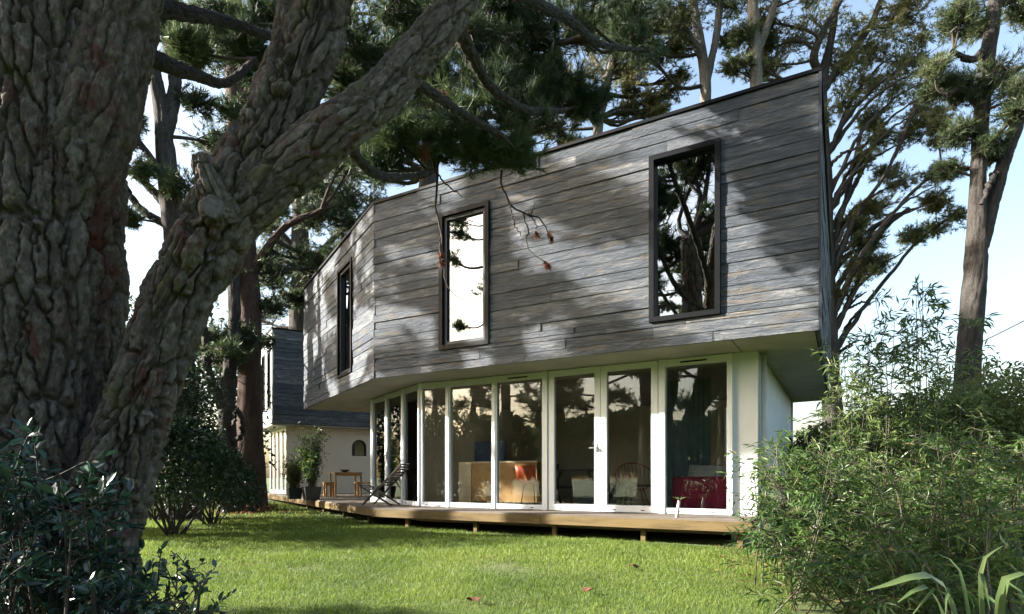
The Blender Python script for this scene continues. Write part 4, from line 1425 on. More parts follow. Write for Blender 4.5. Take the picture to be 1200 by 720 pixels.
px_tree('pine_tree', 'reddish barked pine trunk standing beside the far wing of the house', [
    [(288, 602, 15.6, 20), (292, 500, 15.6, 15), (293, 400, 15.6, 13), (290, 320, 15.6, 12), (280, 200, 15.6, 11), (275, 80, 15.6, 10), (270, -120, 15.6, 8), (262, -280, 15.6, 5)],
    [(290, 330, 15.6, 6), (330, 270, 15.4, 4), (380, 245, 15.4, 3)], [(282, 220, 15.6, 5), (320, 160, 15.2, 4), (380, 140, 15, 3)], [(280, 120, 15.6, 6), (340, 60, 15, 4), (420, 20, 14.6, 3)], [(276, 60, 15.6, 5), (220, 10, 15, 4), (160, -20, 14.4, 3)]],
    cloud(320, 430, 190, 330, 15.5, 18, 13, 22, 34, 5, .5) + cloud(250, 460, 20, 180, 14.6, 16.5, 14, 26, 40, 6, .35) + [(320, 360, 16, 22), (350, 350, 16.5, 20), (310, 400, 17, 18)] + cloud(150, 420, -260, -20, 13, 17, 8, 36, 56, 8, .4),
    'bark_red', 'needle_dark', 42, GB)
px_tree('pine_tree', 'slim crooked pine with pale broken limbs in front of the reddish trunk', [
    [(272, 604, 14.6, 12), (266, 520, 14.6, 11), (268, 450, 14.6, 8), (275, 380, 14.7, 7), (272, 300, 14.8, 6), (262, 200, 14.9, 5)],
    [(268, 490, 14.6, 6), (245, 440, 14.4, 5), (240, 390, 14.3, 4), (225, 340, 14.2, 3)], [(270, 520, 14.6, 4), (285, 505, 14.3, 3), (278, 480, 14.2, 3), (272, 500, 14.1, 2)]],
    cloud(225, 300, 300, 420, 14.4, 16, 8, 18, 28, 15, .3), 'bark', 'needle_dark', 43, GB)
px_tree('pine_tree', 'pine with twin pale stems rising behind the middle of the roof', [
    [(828, 600, 21, 8), (826, 300, 21, 7.5), (827, 115, 21, 6.5), (822, 60, 21, 5.5), (812, 0, 21, 5), (800, -120, 21, 4)], [(828, 95, 21, 4.5), (840, 40, 21, 4), (845, -20, 21, 4), (850, -140, 21, 3)],
    [(823, 70, 21, 4), (800, 30, 20.6, 3), (770, 5, 20.4, 2)]],
    [(770, 10, 20.5, 30), (800, 15, 20, 24), (860, 10, 21, 30), (780, -30, 20.5, 40), (850, -60, 21, 44), (900, -40, 21, 36), (755, 60, 20.8, 16), (720, 20, 20.5, 26), (810, -110, 21, 50), (740, -80, 21, 44), (860, 50, 21.4, 14)],
    'bark_pale', 'needle_mid', 44, GB, more=True)
px_tree('pine_tree', 'straight pale stemmed pine right of the twin stems behind the roof', [
    [(888, 600, 19, 9), (887, 300, 19, 8), (886, 100, 19, 7), (884, 40, 19, 6.5), (882, -20, 19, 6), (880, -180, 19, 5)], [(888, 60, 19, 5), (903, 20, 19, 4), (915, -20, 19, 3)]],
    [(870, 75, 19, 16), (905, -10, 19, 26), (860, -70, 19, 40), (920, -80, 19, 40), (880, -160, 19, 46), (868, 40, 18.8, 16), (895, 35, 19.4, 14)],
    'bark_pale', 'needle_mid', 45, GB, more=True)
px_tree('pine_tree', 'broad spreading pine with olive crown and fanned bare limbs beyond the right corner', [
    [(985, 600, 20, 11), (972, 420, 20, 10), (968, 300, 20, 9), (966, 200, 20, 8), (962, 110, 20, 6.5), (975, 40, 20, 4), (985, -40, 20, 4)],
    [(962, 110, 20, 5), (990, 70, 20, 4), (1020, 30, 20, 3.4), (1040, -20, 20, 3)], [(960, 90, 20, 4.5), (955, 60, 19.6, 4), (985, 0, 19.4, 3)],
    [(970, 340, 20, 4), (1000, 260, 19.8, 3), (1040, 200, 19.6, 2), (1075, 120, 19.5, 3)], [(972, 380, 20, 4), (1010, 300, 19.6, 3), (1060, 235, 19.4, 2), (1110, 190, 19.2, 2)],
    [(974, 420, 20, 3), (1020, 350, 20.2, 2.4), (1080, 280, 20.4, 1.6), (1125, 250, 20.4, 1)], [(968, 280, 20, 3.4), (1005, 210, 20.4, 2.6), (1030, 150, 20.6, 2)], [(970, 310, 20, 3.4), (995, 220, 20, 2.6), (1010, 150, 20, 2)],
    [(974, 400, 20, 3.4), (1005, 330, 20, 2.4), (1035, 270, 20, 3), (1065, 245, 20, 2)]] + fan(151, 26, 20),
    [(930, 50, 20, 34, .7), (960, 30, 20, 34, .7), (905, 75, 20, 24, .8), (1000, 40, 20, 34, .6), (1030, 60, 20, 32, .7), (1060, 75, 20, 30, .5), (985, 75, 20, 30, .8), (1010, 100, 20, 30, .7), (1050, 110, 20, 30, .5), (1080, 45, 20, 26, .5), (1080, 130, 20, 24, .4), (1040, 20, 20, 34, .6),
     (990, 120, 20, 22, .7), (1020, 140, 20.5, 22, .5), (1060, 160, 20, 22, .4), (1000, 310, 20, 24, .2), (1020, 285, 20, 20, .2), (1030, 310, 20, 20, .2), (985, 345, 20, 16, .2), (1090, 235, 20, 20, .3), (1118, 255, 20.2, 18, .3), (1075, 275, 20.2, 18, .3), (1050, 215, 20, 22, .4), (1030, 245, 20, 20, .4), (1000, 260, 20, 20, .3), (1010, 190, 20, 22, .5), (1110, 200, 19.5, 20, .3), (1100, 165, 19.5, 18, .3), (970, -20, 20, 40, .5), (1030, -50, 20, 40, .5)],
    'bark', 'needle_olive', 46, GB, more=True)
px_tree('pine_tree', 'tall dark stemmed pine forking high at the right edge', [
    [(1133, 600, 14, 14), (1134, 450, 14, 13), (1138, 380, 14, 12), (1144, 300, 14, 11), (1146, 220, 14, 8.5), (1150, 140, 14, 7.5), (1158, 60, 14, 7.5), (1166, 0, 14, 7), (1170, -120, 14, 5)],
    [(1148, 290, 14, 9), (1165, 230, 14, 7.5), (1180, 180, 14, 7), (1205, 110, 14, 7), (1240, 20, 14, 6)], [(1160, 50, 14, 5), (1140, 70, 13.8, 4), (1115, 60, 13.6, 2)],
    [(1152, 130, 14, 5), (1128, 105, 13.7, 4), (1108, 112, 13.5, 2)], [(1175, 190, 14, 4), (1160, 215, 13.8, 3), (1150, 240, 13.6, 2)], [(1170, 5, 14, 4), (1190, 0, 14, 3), (1215, -10, 14, 2)]],
    [(1150, 105, 13.8, 34, .3), (1120, 95, 13.7, 24, .4), (1175, 95, 14, 30, .3), (1135, 150, 14, 24, .3), (1185, 130, 14, 24, .3), (1160, 170, 13.7, 18, .2), (1115, 30, 13.8, 26, .4), (1130, 10, 14, 20, .4), (1195, 10, 14, 20, .4), (1190, -30, 14, 40), (1140, -60, 14, 40), (1230, -40, 14, 40), (1110, 200, 14.2, 16, .3), (1090, 110, 13.8, 14, .3), (1100, 75, 13.8, 18, .3)],
    'bark', 'needle_mid', 47, GB, more=True, L=.16, w=.014)
px_tree('pine_tree', 'light crowned pine with thin crooked stem behind the roof left of centre', [
    [(700, 600, 22, 8), (698, 300, 22, 7), (700, 160, 22, 6), (708, 110, 22, 6), (718, 70, 22, 5), (735, 10, 22, 4), (740, -60, 22, 3)], [(702, 150, 22, 4), (690, 135, 21.8, 3), (670, 120, 21.6, 2)], [(712, 95, 22, 4), (690, 60, 22, 3), (670, 20, 22, 2)]],
    [(690, 90, 21.8, 24, .7), (720, 60, 22, 26, .7), (700, 40, 22, 28, .7), (745, 85, 22, 22, .6), (760, 120, 22, 20, .5), (735, 130, 22, 16, .5), (675, 130, 22, 16, .5), (660, 165, 22, 14, .4), (735, 20, 22, 28, .6), (775, 130, 22, 12, .5), (640, 150, 22, 18, .4), (610, 140, 22, 22, .4), (700, -30, 22, 40), (650, 100, 22.5, 26, .5), (760, 70, 22, 26, .6), (790, 105, 22, 18, .6), (740, 105, 22, 22, .6), (790, 60, 22, 22, .6), (805, 25, 22, 24, .6), (770, 30, 22, 26, .6)],
    'bark_pale', 'needle_olive', 48, GB, more=True)
px_tree('pine_tree', 'dense dark pine behind the left half of the roof', [
    [(500, 600, 19, 14), (500, 300, 19, 13), (505, 150, 19, 10), (510, 40, 19, 9), (515, -120, 19, 6)], [(502, 160, 19, 5), (450, 110, 18.6, 4), (400, 80, 18.4, 3)], [(505, 120, 19, 5), (560, 70, 18.6, 4), (610, 40, 18.5, 3)], [(508, 60, 19, 5), (470, 20, 18.6, 3), (430, -10, 18.4, 2)]],
    cloud(400, 650, -20, 150, 18, 20, 34, 28, 42, 19, .3) + cloud(370, 480, 130, 240, 18.5, 20.5, 14, 24, 34, 20, .5) + cloud(420, 640, -200, -30, 18, 20, 8, 50, 70, 22, .3),
    'bark', 'needle_dark', 49, GB)
px_tree('pine_tree', 'green pine filling the gap above the far wing roof', [
    [(350, 600, 27, 12), (350, 380, 27, 11), (352, 300, 27, 10), (350, 150, 27, 8), (350, -40, 27, 6)], [(352, 320, 27, 4), (400, 270, 26.6, 3)], [(351, 300, 27, 4), (310, 250, 26.6, 3)]],
    cloud(295, 440, 170, 375, 25.5, 28.5, 34, 22, 34, 23, .6),
    'bark', 'needle_mid', 50, GB)

# ------------------------------------------------------------------ trees to the left and behind, mirrored in the glass, shading the garden
def auto_pine(name, label, x, y, H, seed, bark, needle, crown0=.45, spread=3.0, n=20, group='pines mirrored in the glass', r0=.3, Lq=.26, wq=.034, K=11):
    r = np.random.default_rng(seed)
    z0 = float(gz(x, y))
    T = Tree(name, label, (x, y, z0), bark, needle, group)
    lean = r.normal(size=2) * .06
    T.stem([(x + lean[0] * H * t * t, y + lean[1] * H * t * t, z0 - .2 + H * t, r0 * (1 - .8 * t) + .02) for t in (0, .2, .4, .6, .8, 1)], 18, 9, wob=.04, r=r)
    for k in range(n):
        t = crown0 + (1 - crown0) * (k + r.random()) / n
        a = r.uniform(0, 2 * math.pi)
        sp = spread * (1.05 - .6 * ((t - crown0) / (1 - crown0)) ** 1.5) * r.uniform(.35, 1.05)
        c = np.array([x + lean[0] * H * t * t + sp * math.cos(a), y + lean[1] * H * t * t + sp * math.sin(a), z0 + H * t + .15 * sp])
        T.add(c, r.uniform(.6, 1.05), r, K=K, L=Lq, w=wq, nsub=5, ntip=6, ntuft=3, spread=.6, flat=.55)
    return T.done()


for (x, y, H, sd, c0, sp, n, lb) in [
        (-13.5, 10.6, 14.5, 61, .52, 2.6, 12, 'tall pine left of the frame, mirrored in the left glass panes'),
        (-10.5, 9.4, 12.5, 68, .58, 2.2, 9, 'slender pine left of the frame whose shadow dapples the cladding'),
        (-19.0, 13.2, 15, 62, .4, 3.4, 20, 'large pine far left of the frame behind the wing'),
        (-8.5, 3.5, 6.5, 63, .12, 0.9, 24, 'unseen bushy young pine added left of the frame to shade the glossy shrub'),  # out-of-view tree added and kept narrow to shade only the shrub
        (-17.0, 1.0, 15, 64, .35, 3.2, 20, 'broad pine behind the viewer to the left, mirrored in the doors'),
        (-9.0, -7.0, 14, 65, .3, 3.4, 20, 'tall pine behind the viewer, mirrored in the double doors'),
        (-2.5, -9.5, 13, 66, .3, 3.4, 20, 'pine standing behind the viewer, mirrored in the rightmost pane'),
        (-12.5, -1.6, 9.5, 69, .18, 3.0, 22, 'low crowned pine behind the viewer, mirrored in the left door leaf'),
        (-18.0, 2.6, 6.6, 70, .22, 2.3, 20, 'short bushy pine west of the lawn, mirrored in the middle panes'),
        (-7.2, -3.6, 9.5, 71, .2, 2.8, 22, 'low crowned pine close behind the viewer, mirrored in the rightmost pane'),
        (-24.0, -6.0, 15, 67, .3, 3.6, 18, 'pine far behind on the left, mirrored in the middle panes')]:
    auto_pine('pine_tree', lb, x, y, H, sd, 'bark', 'needle_mid', c0, sp, n)


def bush(name, label, c, rad, n, mat, seed, L=.07, w=.035, oval=True, group=None, twig=14, cat='bush', shell=.35, tb=None):
    """leaves through the volume of a lumpy mound on real twigs"""
    r = np.random.default_rng(seed)
    c = np.asarray(c, float); rad = np.asarray(rad, float)
    t = thing(name, label, cat, (c[0], c[1], float(gz(c[0], c[1]))), group)
    d = rdir(n, r); d[:, 2] = np.where(d[:, 2] < -.35, -d[:, 2], d[:, 2])
    lob = .72 + .5 * vnoise(d * 2.3 + seed) + .16 * (vnoise(d * 6 + seed) - .5)
    p = c + d * rad * (lob * r.uniform(shell, 1, n) ** .5)[:, None]
    ok = p[:, 2] > gz(p[:, 0], p[:, 1]) + .02
    p, d = p[ok], d[ok]
    b = MB()
    dv = unit(d * .6 + r.normal(size=d.shape) * .6 + np.array([0, 0, -.1]))
    tt = np.clip(.45 + .35 * (vnoise(p * 2.2 + seed) - .5) * 2 + .2 * r.normal(size=len(p)), 0, 1)
    (ovals if oval else leaves)(b, p, dv, L, w, r, 0, tt)
    b.build('foliage', M[mat], t, kind='stuff')
    b = MB()
    e = c + rdir(twig, r) * rad * .8; e[:, 2] = np.maximum(e[:, 2], c[2] - rad[2] * .2)
    s = np.tile([[c[0], c[1], float(gz(c[0], c[1])) - .05]], (twig, 1)) + r.normal(size=(twig, 3)) * .06
    m_ = (s + e) / 2 + np.array([0, 0, .1]) + r.normal(size=(twig, 3)) * .08
    b.tubes(np.stack([s, (s + m_) / 2, m_, (m_ + e) / 2, e], 1), np.array([.022, .018, .013, .008, .004])[None].repeat(twig, 0), 5)
    b.build('stem', M['twig'], t, smooth=True)
    return t


HB = 'evergreen bushes left of the lawn'
for (x, Y, rx, rz, n, lb) in [(205, 9.6, 1.0, 1.15, 5200, 'dark evergreen bush beside the old pine trunk'), (248, 11.6, 1.0, .85, 4200, 'rounded dark bush in front of the reddish pine'),
                              (185, 12.6, 1.4, 2.2, 5200, 'tall dark evergreen bush behind the rounded ones'), (120, 9.0, 1.1, 1.6, 2500, 'dark evergreen bush hidden mostly by the old pine')]:
    p = P(x, 560, Y); bush('evergreen_bush', lb, (p[0], Y, float(gz(p[0], Y)) + rz * .75), (rx, rx, rz), n, 'hedge', int(x), .10, .05, group=HB)
for (x, Y, rx, rz, n, lb) in [(235, 17.5, 2.0, 3.0, 5000, 'tall dark evergreen mass left of the far wing'), (150, 19, 2.4, 3.6, 5000, 'dark evergreen thicket at the back of the garden')]:
    p = P(x, 560, Y); bush('evergreen_bush', lb, (p[0], Y, float(gz(p[0], Y)) + rz * .75), (rx, rx, rz), n, 'hedge', int(x), .17, .08, group=HB)
BB = 'bushes beyond the bamboo'
for (x, Y, rx, rz, n, mat, lb) in [(975, 13.5, 1.2, 1.3, 4600, 'bushlight', 'yellow green bush behind the bamboo near the white side wall'), (1050, 12.5, 1.4, 1.5, 5600, 'bushlight', 'bush coloured as if sunlit, in the middle behind the bamboo'),
                                  (1130, 11.5, 1.3, 1.65, 5600, 'bushlight', 'bush coloured as if sunlit at the foot of the forked pine'), (1200, 10.5, 1.4, 1.75, 5600, 'bushlight', 'bush coloured as if sunlit at the right edge behind the bamboo'),
                                  (1010, 18, 2.2, 1.5, 3000, 'hedge', 'dark bush far behind the right corner of the house'), (1120, 18, 2.4, 1.9, 3500, 'hedge', 'dark bush far behind the forked pine')]:
    p = P(x, 560, Y); bush('garden_bush', lb, (p[0], Y, float(gz(p[0], Y)) + rz * .7), (rx, rx, rz), n, mat, int(x) + 3, .13, .05, oval=False, group=BB)

GH = 'tall hedge bushes mirrored in the glass'
for k, (x, y, rx, rz) in enumerate([(-24, 9, 3.0, 2.6), (-25, 3.5, 3.2, 3.0), (-23, -2, 3.0, 2.6), (-19, -7.5, 3.2, 3.0), (-14, -11.5, 3.2, 2.6), (-8, -13.5, 3.2, 3.0), (-2, -14.5, 3.2, 2.8), (4, -14, 3.2, 3.0), (10, -12, 3.2, 3.0), (-20, 17, 3.0, 3.2)]):
    bush('hedge_bush', ['leftmost hedge bush west of the lawn', 'second hedge bush west of the lawn', 'third hedge bush west of the lawn', 'corner hedge bush behind the viewer on the left', 'hedge bush behind the viewer left of the tall pine', 'hedge bush behind the viewer under the tall pine', 'hedge bush straight behind the viewer', 'hedge bush behind the viewer right of centre', 'hedge bush behind the viewer far right', 'hedge bush at the far left beyond the wing'][k] + ', mirrored in the glass', (x, y, rz * .8), (rx, rx, rz), 6500, 'hedge', 300 + k, .46, .32, group=GH, shell=.6)

# dry fern and litter at the foot of the reddish pine
rf = np.random.default_rng(77)
fc = P(300, 598, 14.9); fc[2] = float(gz(fc[0], fc[1]))
t = thing('dry_fern', 'rusty dry fern at the foot of the reddish pine', 'fern', tuple(fc))
b = MB()
for k in range(16):
    a = rf.uniform(0, 2 * math.pi); ln = rf.uniform(.4, .75)
    tt = np.linspace(0, 1, 9)[:, None]
    c = fc + np.array([math.cos(a), math.sin(a), 0]) * ln * tt + np.array([0, 0, 1]) * (.55 * tt - .5 * tt ** 2) * ln * 1.4
    fb_ = MB()
    fb_.tubes(c, np.linspace(.008, .002, 9), 4)
    pp = np.repeat(c[1:], 4, 0) + rf.normal(size=(32, 3)) * .02
    leaves(fb_, pp, rf.normal(size=(32, 3)) * .6 + np.array([math.cos(a), math.sin(a), -.2]), .15, .03, rf)
    fb_.build('frond', M['fern_dry'], t)

# ------------------------------------------------------------------ planters
def planter(x, Y, w, h, label, plant_h, plant_r, seed, mat, n):
    p = P(x, 560, Y); o = p[:2]
    r = np.random.default_rng(seed)
    t = thing('planter', label, 'planter', (o[0], o[1], Z_DECK))
    b = MB(); z0, z1 = Z_DECK + .002, Z_DECK + h
    def sq(hw, z): return [v3(o + DL * sx * hw + IL * sy * hw, z) for sx, sy in ((-1, -1), (-1, 1), (1, 1), (1, -1))]
    rings = [sq(w * .39, z0), sq(w * .5, z1), sq(w * .5 - .025, z1), sq(w * .46 - .025, z1 - .05)]
    vs = [q for rg in rings for q in rg]
    F = [(i * 4 + j, i * 4 + (j + 1) % 4, (i + 1) * 4 + (j + 1) % 4, (i + 1) * 4 + j) for i in range(3) for j in range(4)] + [(3, 2, 1, 0)]
    b.add(vs, F); b.build('pot', M['pot'], t)
    b = MB(); b.add(rings[3], [(0, 1, 2, 3)]); b.build('soil', M['soil'], t)
    lf, st = MB(), MB()
    for k in range(n):
        s = v3(o, z1 - .06) + np.r_[r.normal(size=2) * .05, 0]
        hh = plant_h * r.uniform(.45, 1.0); a = r.uniform(0, 2 * math.pi); lean = plant_r * r.uniform(.2, 1.0)
        tt = np.linspace(0, 1, 7)[:, None]
        c = s + np.array([0, 0, hh]) * tt + np.array([math.cos(a), math.sin(a), 0]) * lean * tt ** 1.7
        st.tubes(c, np.linspace(.008, .002, 7), 4)
        m = 46
        u = r.uniform(.25, 1, m); base = s + np.array([0, 0, hh]) * u[:, None] + np.array([math.cos(a), math.sin(a), 0]) * lean * (u ** 1.7)[:, None]
        dv = r.normal(size=(m, 3)) + np.array([0, 0, -.1])
        base = base + unit(dv) * r.uniform(0, .10, (m, 1))
        leaves(lf, base, dv, .10, .032, r)
    st.build('stem', M['culm'], t); lf.build('foliage', M[mat], t, kind='stuff')


planter(345, 15.9, .36, .30, 'dark square planter with a yellow green bush on the porch', .95, .36, 81, 'bushlight', 32)
planter(365, 15.4, .42, .34, 'tapered dark planter with a tall bamboo like shrub on the porch', 1.75, .55, 82, 'bamboo', 42)
# small spiky plant at the edge of the deck
c = v3(F_(1.78, .10), Z_DECK); 
t = thing('spiky_plant', 'small spiky plant on a short grey stump at the deck edge', 'plant', tuple(c))
b = MB(); b.tubes([c, c + np.array([.01, 0, .12]), c + np.array([.03, 0, .24])], [.03, .024, .02], 7, cap=True); b.build('stump', M['pipe'], t, smooth=True)
for k in range(9):
    a = k * 2.4; e = c + np.array([.03, 0, .24]); dv = np.array([math.cos(a) * .6, math.sin(a) * .6, .55])
    b = MB(); tt = np.linspace(0, 1, 5)
    wv = unit(np.cross(dv, (0, 0, 1))) * .014
    cc = [e + dv * .32 * q - np.array([0, 0, .14]) * q * q for q in tt]
    vs = []
    for q, x in zip(tt, cc): vs += [x - wv * (1 - q * .95), x + wv * (1 - q * .95)]
    b.add(vs, [(2 * i, 2 * i + 1, 2 * i + 3, 2 * i + 2) for i in range(4)]); b.build('leaf', M['flax'], t)

# ------------------------------------------------------------------ shrub in the left foreground
def leaf_proto(kind):
    b = MB()
    if kind == 'oval':
        v = [(0, 0, 0), (.3, .22, .05), (.72, .19, .03), (1, 0, -.08), (.72, -.19, .03), (.3, -.22, .05), (.3, 0, 0), (.72, 0, -.02)]
        f3 = [(0, 6, 1), (0, 5, 6), (3, 2, 7), (3, 7, 4)]
        b.add(v, f3); b.f.append(np.array([(6, 7, 2, 1), (5, 4, 7, 6)], np.int32)); b.m.append(np.zeros(2, np.int32))
    else:
        v = [(0, 0, 0), (.3, .5, .06), (.65, .4, -.02), (1, 0, -.22), (.65, -.4, -.02), (.3, -.5, .06), (.3, 0, .0), (.65, 0, -.06)]
        v = [(a, c_ * .17, z) for a, c_, z in v]
        f3 = [(0, 6, 1), (0, 5, 6), (3, 2, 7), (3, 7, 4)]
        b.add(v, f3); b.f.append(np.array([(6, 7, 2, 1), (5, 4, 7, 6)], np.int32)); b.m.append(np.zeros(2, np.int32))
    return b


def leaf_objs(P_, D_, L_s, mesh, parent, r, name='leaf'):
    for p, dv, ln in zip(P_, D_, L_s):
        x = Vector(dv).normalized()
        up = Vector((0, 0, 1)) + Vector(r.normal(size=3)) * .5
        y = up.cross(x).normalized(); z = x.cross(y)
        m = Matrix(((x.x, y.x, z.x, p[0]), (x.y, y.y, z.y, p[1]), (x.z, y.z, z.z, p[2]), (0, 0, 0, 1))) @ Matrix.Scale(float(ln), 4)
        o = bpy.data.objects.new(name, mesh); COL.objects.link(o); attach(o, parent); o.matrix_basis = m


rs_ = np.random.default_rng(91)
oval_me = leaf_proto('oval').mesh('leaf', M['shrub_obj'], smooth=False)
lance_me = leaf_proto('lance').mesh('leaf', M['bamboo_obj'], smooth=False)


def leafy_shrub(name, label, stems_spec, seed, nobj, lsize, group=None):
    """stems_spec: list of (base, tip) arrays; whorls of oval leaves along side shoots"""
    r = np.random.default_rng(seed)
    b0 = stems_spec[0][0]
    t = thing(name, label, 'shrub', (b0[0], b0[1], float(gz(b0[0], b0[1]))), group)
    st = MB(); PP, DD = [], []
    for s, e in stems_spec:
        m_ = (s + e) / 2 + r.normal(size=3) * .05
        c = spline(np.array([s, m_, e]), 12)
        st.tubes(c, np.linspace(.012, .003, 12), 5)
        for k in range(9):
            i = r.integers(3, 12); q = c[i]
            dv = unit(unit(e - s) * .5 + r.normal(size=3) * .8)
            ln = r.uniform(.1, .28); q2 = q + dv * ln
            st.tubes([q, (q + q2) / 2 + np.array([0, 0, .01]), q2], [.004, .003, .002], 4)
            nl = r.integers(5, 9)
            for j in range(nl):
                u = .3 + .7 * (j + 1) / nl
                PP.append(q + (q2 - q) * u); DD.append(unit(dv * (.5 + u * .5) + r.normal(size=3) * .75))
    PP, DD = np.array(PP), np.array(DD)
    st.build('stem', M['twig'], t, smooth=True)
    order = np.argsort(np.linalg.norm(PP - np.array([0, 0, E]), axis=1))
    a, z = order[:nobj], order[nobj:]
    leaf_objs(PP[a], DD[a], lsize * r.uniform(.7, 1.2, len(a)), oval_me, t, r)
    b = MB(); ovals(b, PP[z], DD[z], lsize, lsize * .45, r, 0, r.random(len(z)))
    b.build('foliage', M['shrub'], t, kind='stuff')
    return t


sp = []
for k in range(62):
    x = rs_.uniform(-40, 165); Y = rs_.uniform(2.75, 3.7)
    top = 545 + 110 * sstep(60, 190, x) + rs_.uniform(0, 70)
    e = P(x, top, Y)
    s = np.array([e[0] + rs_.normal() * .12, e[1] + rs_.normal() * .1, 0.0]); s[2] = float(gz(s[0], s[1]))
    sp.append((s, e))
leafy_shrub('foreground_shrub', 'dark glossy leaved shrub in the bottom left corner', sp, 92, 300, .075)
sp = []
for k in range(9):
    x = rs_.uniform(165, 245); Y = rs_.uniform(2.7, 3.1)
    e = P(x, rs_.uniform(682, 712), Y); s = np.array([e[0] - .12 + rs_.normal() * .05, e[1], float(gz(e[0], e[1]))]); sp.append((s, e))
leafy_shrub('low_sprig', 'low leafy sprig at the foot of the glossy shrub against the lawn', sp, 93, 240, .055)

# ------------------------------------------------------------------ bamboo on the right
def bamboo(name, label, culms, seed, nobj, group, L=.11, dens=1.0, mat='bamboo'):
    r = np.random.default_rng(seed)
    b0 = culms[0][0]
    t = thing(name, label, 'bamboo', (b0[0], b0[1], float(gz(b0[0], b0[1]))), group)
    st = MB(); PP, DD = [], []
    for s, e in culms:
        ln = np.linalg.norm(e - s)
        m_ = s + (e - s) * .55 + np.array([0, 0, .12 * ln]) + r.normal(size=3) * .04
        c = spline(np.array([s, m_, e]), 14)
        st.tubes(c, np.linspace(.009, .003, 14), 5)
        nb = int(19 * dens * ln)
        for k in range(nb):
            u = r.uniform(.18, 1.0) * 13; i = min(12, int(u)); q = c[i] + (c[i + 1] - c[i]) * (u - i)
            a = r.uniform(0, 2 * math.pi)
            dv = unit(np.array([math.cos(a), math.sin(a), r.uniform(-.1, .7)]))
            l2 = r.uniform(.10, .34); q2 = q + dv * l2 + np.array([0, 0, -.04])
            st.tubes([q, (q + q2) / 2 + np.array([0, 0, .03]), q2], [.003, .0022, .0015], 3)
            nl = r.integers(4, 8)
            u_ = np.linspace(.45, 1, nl)
            for j in range(nl):
                PP.append(q + (q2 - q) * u_[j])
                DD.append(unit(dv * .9 + r.normal(size=3) * .65 + np.array([0, 0, -.35])))
    PP, DD = np.array(PP), np.array(DD)
    st.build('culm', M['culm'], t, smooth=True)
    dist = np.linalg.norm(PP - np.array([0, 0, E]), axis=1)
    order = np.argsort(dist); a, z = order[:nobj], order[nobj:]
    if len(a): leaf_objs(PP[a], DD[a], L * r.uniform(.7, 1.25, len(a)), lance_me, t, r)
    b = MB(); tt = np.clip(.5 + .5 * (vnoise(PP[z] * 1.7 + seed) - .5) * 2 + .22 * r.normal(size=len(z)), 0, .88)
    tt[r.random(len(z)) < .03] = 1.0
    leaves(b, PP[z], DD[z], L, L * .17, r, 0, tt)
    b.build('foliage', M[mat], t, kind='stuff')
    return t


def culm_set(n, x0, x1, Y0, Y1, top, seed, jit=40, lean=.5):
    r = np.random.default_rng(seed); out = []
    for k in range(n):
        Y = r.uniform(Y0, Y1); x = r.uniform(x0, x1)
        e = P(x, top(x) + r.uniform(0, jit), Y)
        s = np.array([e[0] + r.normal() * lean * .5 + .25 * lean, e[1] + r.normal() * lean * .4, 0]); s[2] = float(gz(s[0], s[1]))
        out.append((s, e))
    return out


GBm = 'bamboo clumps right of the deck'
bamboo('bamboo', 'bamboo clump in front of the white pier at the end of the deck', culm_set(36, 880, 960, 5.4, 6.8, lambda x: 530 - (x - 880) * .7, 101, 130), 101, 90, GBm)
bamboo('bamboo', 'dense bamboo clump in the middle of the right thicket', culm_set(46, 950, 1090, 5.0, 7.0, lambda x: 510 + 0 * x, 102, 150), 102, 120, GBm)
bamboo('bamboo', 'bamboo clump at the right edge of the picture', culm_set(46, 1070, 1230, 4.6, 7.2, lambda x: 500 + 0 * x, 103, 160), 103, 120, GBm)
bamboo('bamboo', 'low bamboo in the bottom right foreground', culm_set(40, 900, 1210, 3.9, 5.2, lambda x: 620 - (x - 900) * .12, 104, 90), 104, 150, GBm)
bamboo('bamboo', 'tall airy bamboo reaching above the thicket against the sky', culm_set(15, 1005, 1100, 7.4, 8.8, lambda x: 300 + abs(x - 1062) * 1.3, 105, 120, .3) + culm_set(5, 975, 1010, 7.6, 8.6, lambda x: 390 + 0 * x, 106, 60, .2) + culm_set(3, 1120, 1170, 7.6, 8.6, lambda x: 370 + 0 * x, 107, 80, .2), 105, 0, GBm, L=.14, dens=.75, mat='bamboo_pale')

# broad strap leaves at the bottom right
fo_ = P(1128, 690, 2.3)
t = thing('flax_plant', 'broad strap leaved plant at the bottom right edge', 'plant', (fo_[0] + .1, fo_[1], float(gz(fo_[0], fo_[1]))))
root = np.array([fo_[0] + .1, 2.3, float(gz(fo_[0], fo_[1]))])
for (tx, ty, tY, kx, ky, w) in [(1016, 692, 2.18, 1100, 678, 0.048), (1052, 706, 2.22, 1090, 690, 0.038), (1068, 722, 2.18, 1105, 690, 0.019), (1240, 686, 2.34, 1180, 676, 0.033), (1160, 715, 2.18, 1150, 672, 0.024),
                                (1108, 725, 2.15, 1112, 690, 0.017), (1175, 640, 2.50, 1150, 665, 0.019), (1100, 650, 2.57, 1125, 670, 0.017), (1210, 715, 2.18, 1180, 680, 0.028)]:
    k_ = P(kx, ky, (tY + 2.3) / 2); e = P(tx, ty, tY)
    c = spline(np.array([root, (root + k_) / 2 + np.array([0, 0, .08]), k_, e]), 14)
    s_ = unit(np.cross(np.gradient(c, axis=0), (0, -.5, 1.0)))
    wv = w * np.sin(np.linspace(.35, math.pi * .985, 14)) ** .8
    vs = []
    for i in range(14): wv[i] *= .62; vs += [c[i] - s_[i] * wv[i], c[i] + np.array([0, 0, -wv[i] * .35]), c[i] + s_[i] * wv[i]]
    b = MB(); b.add(vs, [(3 * i + j, 3 * i + j + 1, 3 * i + j + 4, 3 * i + j + 3) for i in range(13) for j in (0, 1)])
    b.build('leaf', M['flax'], t, smooth=True)

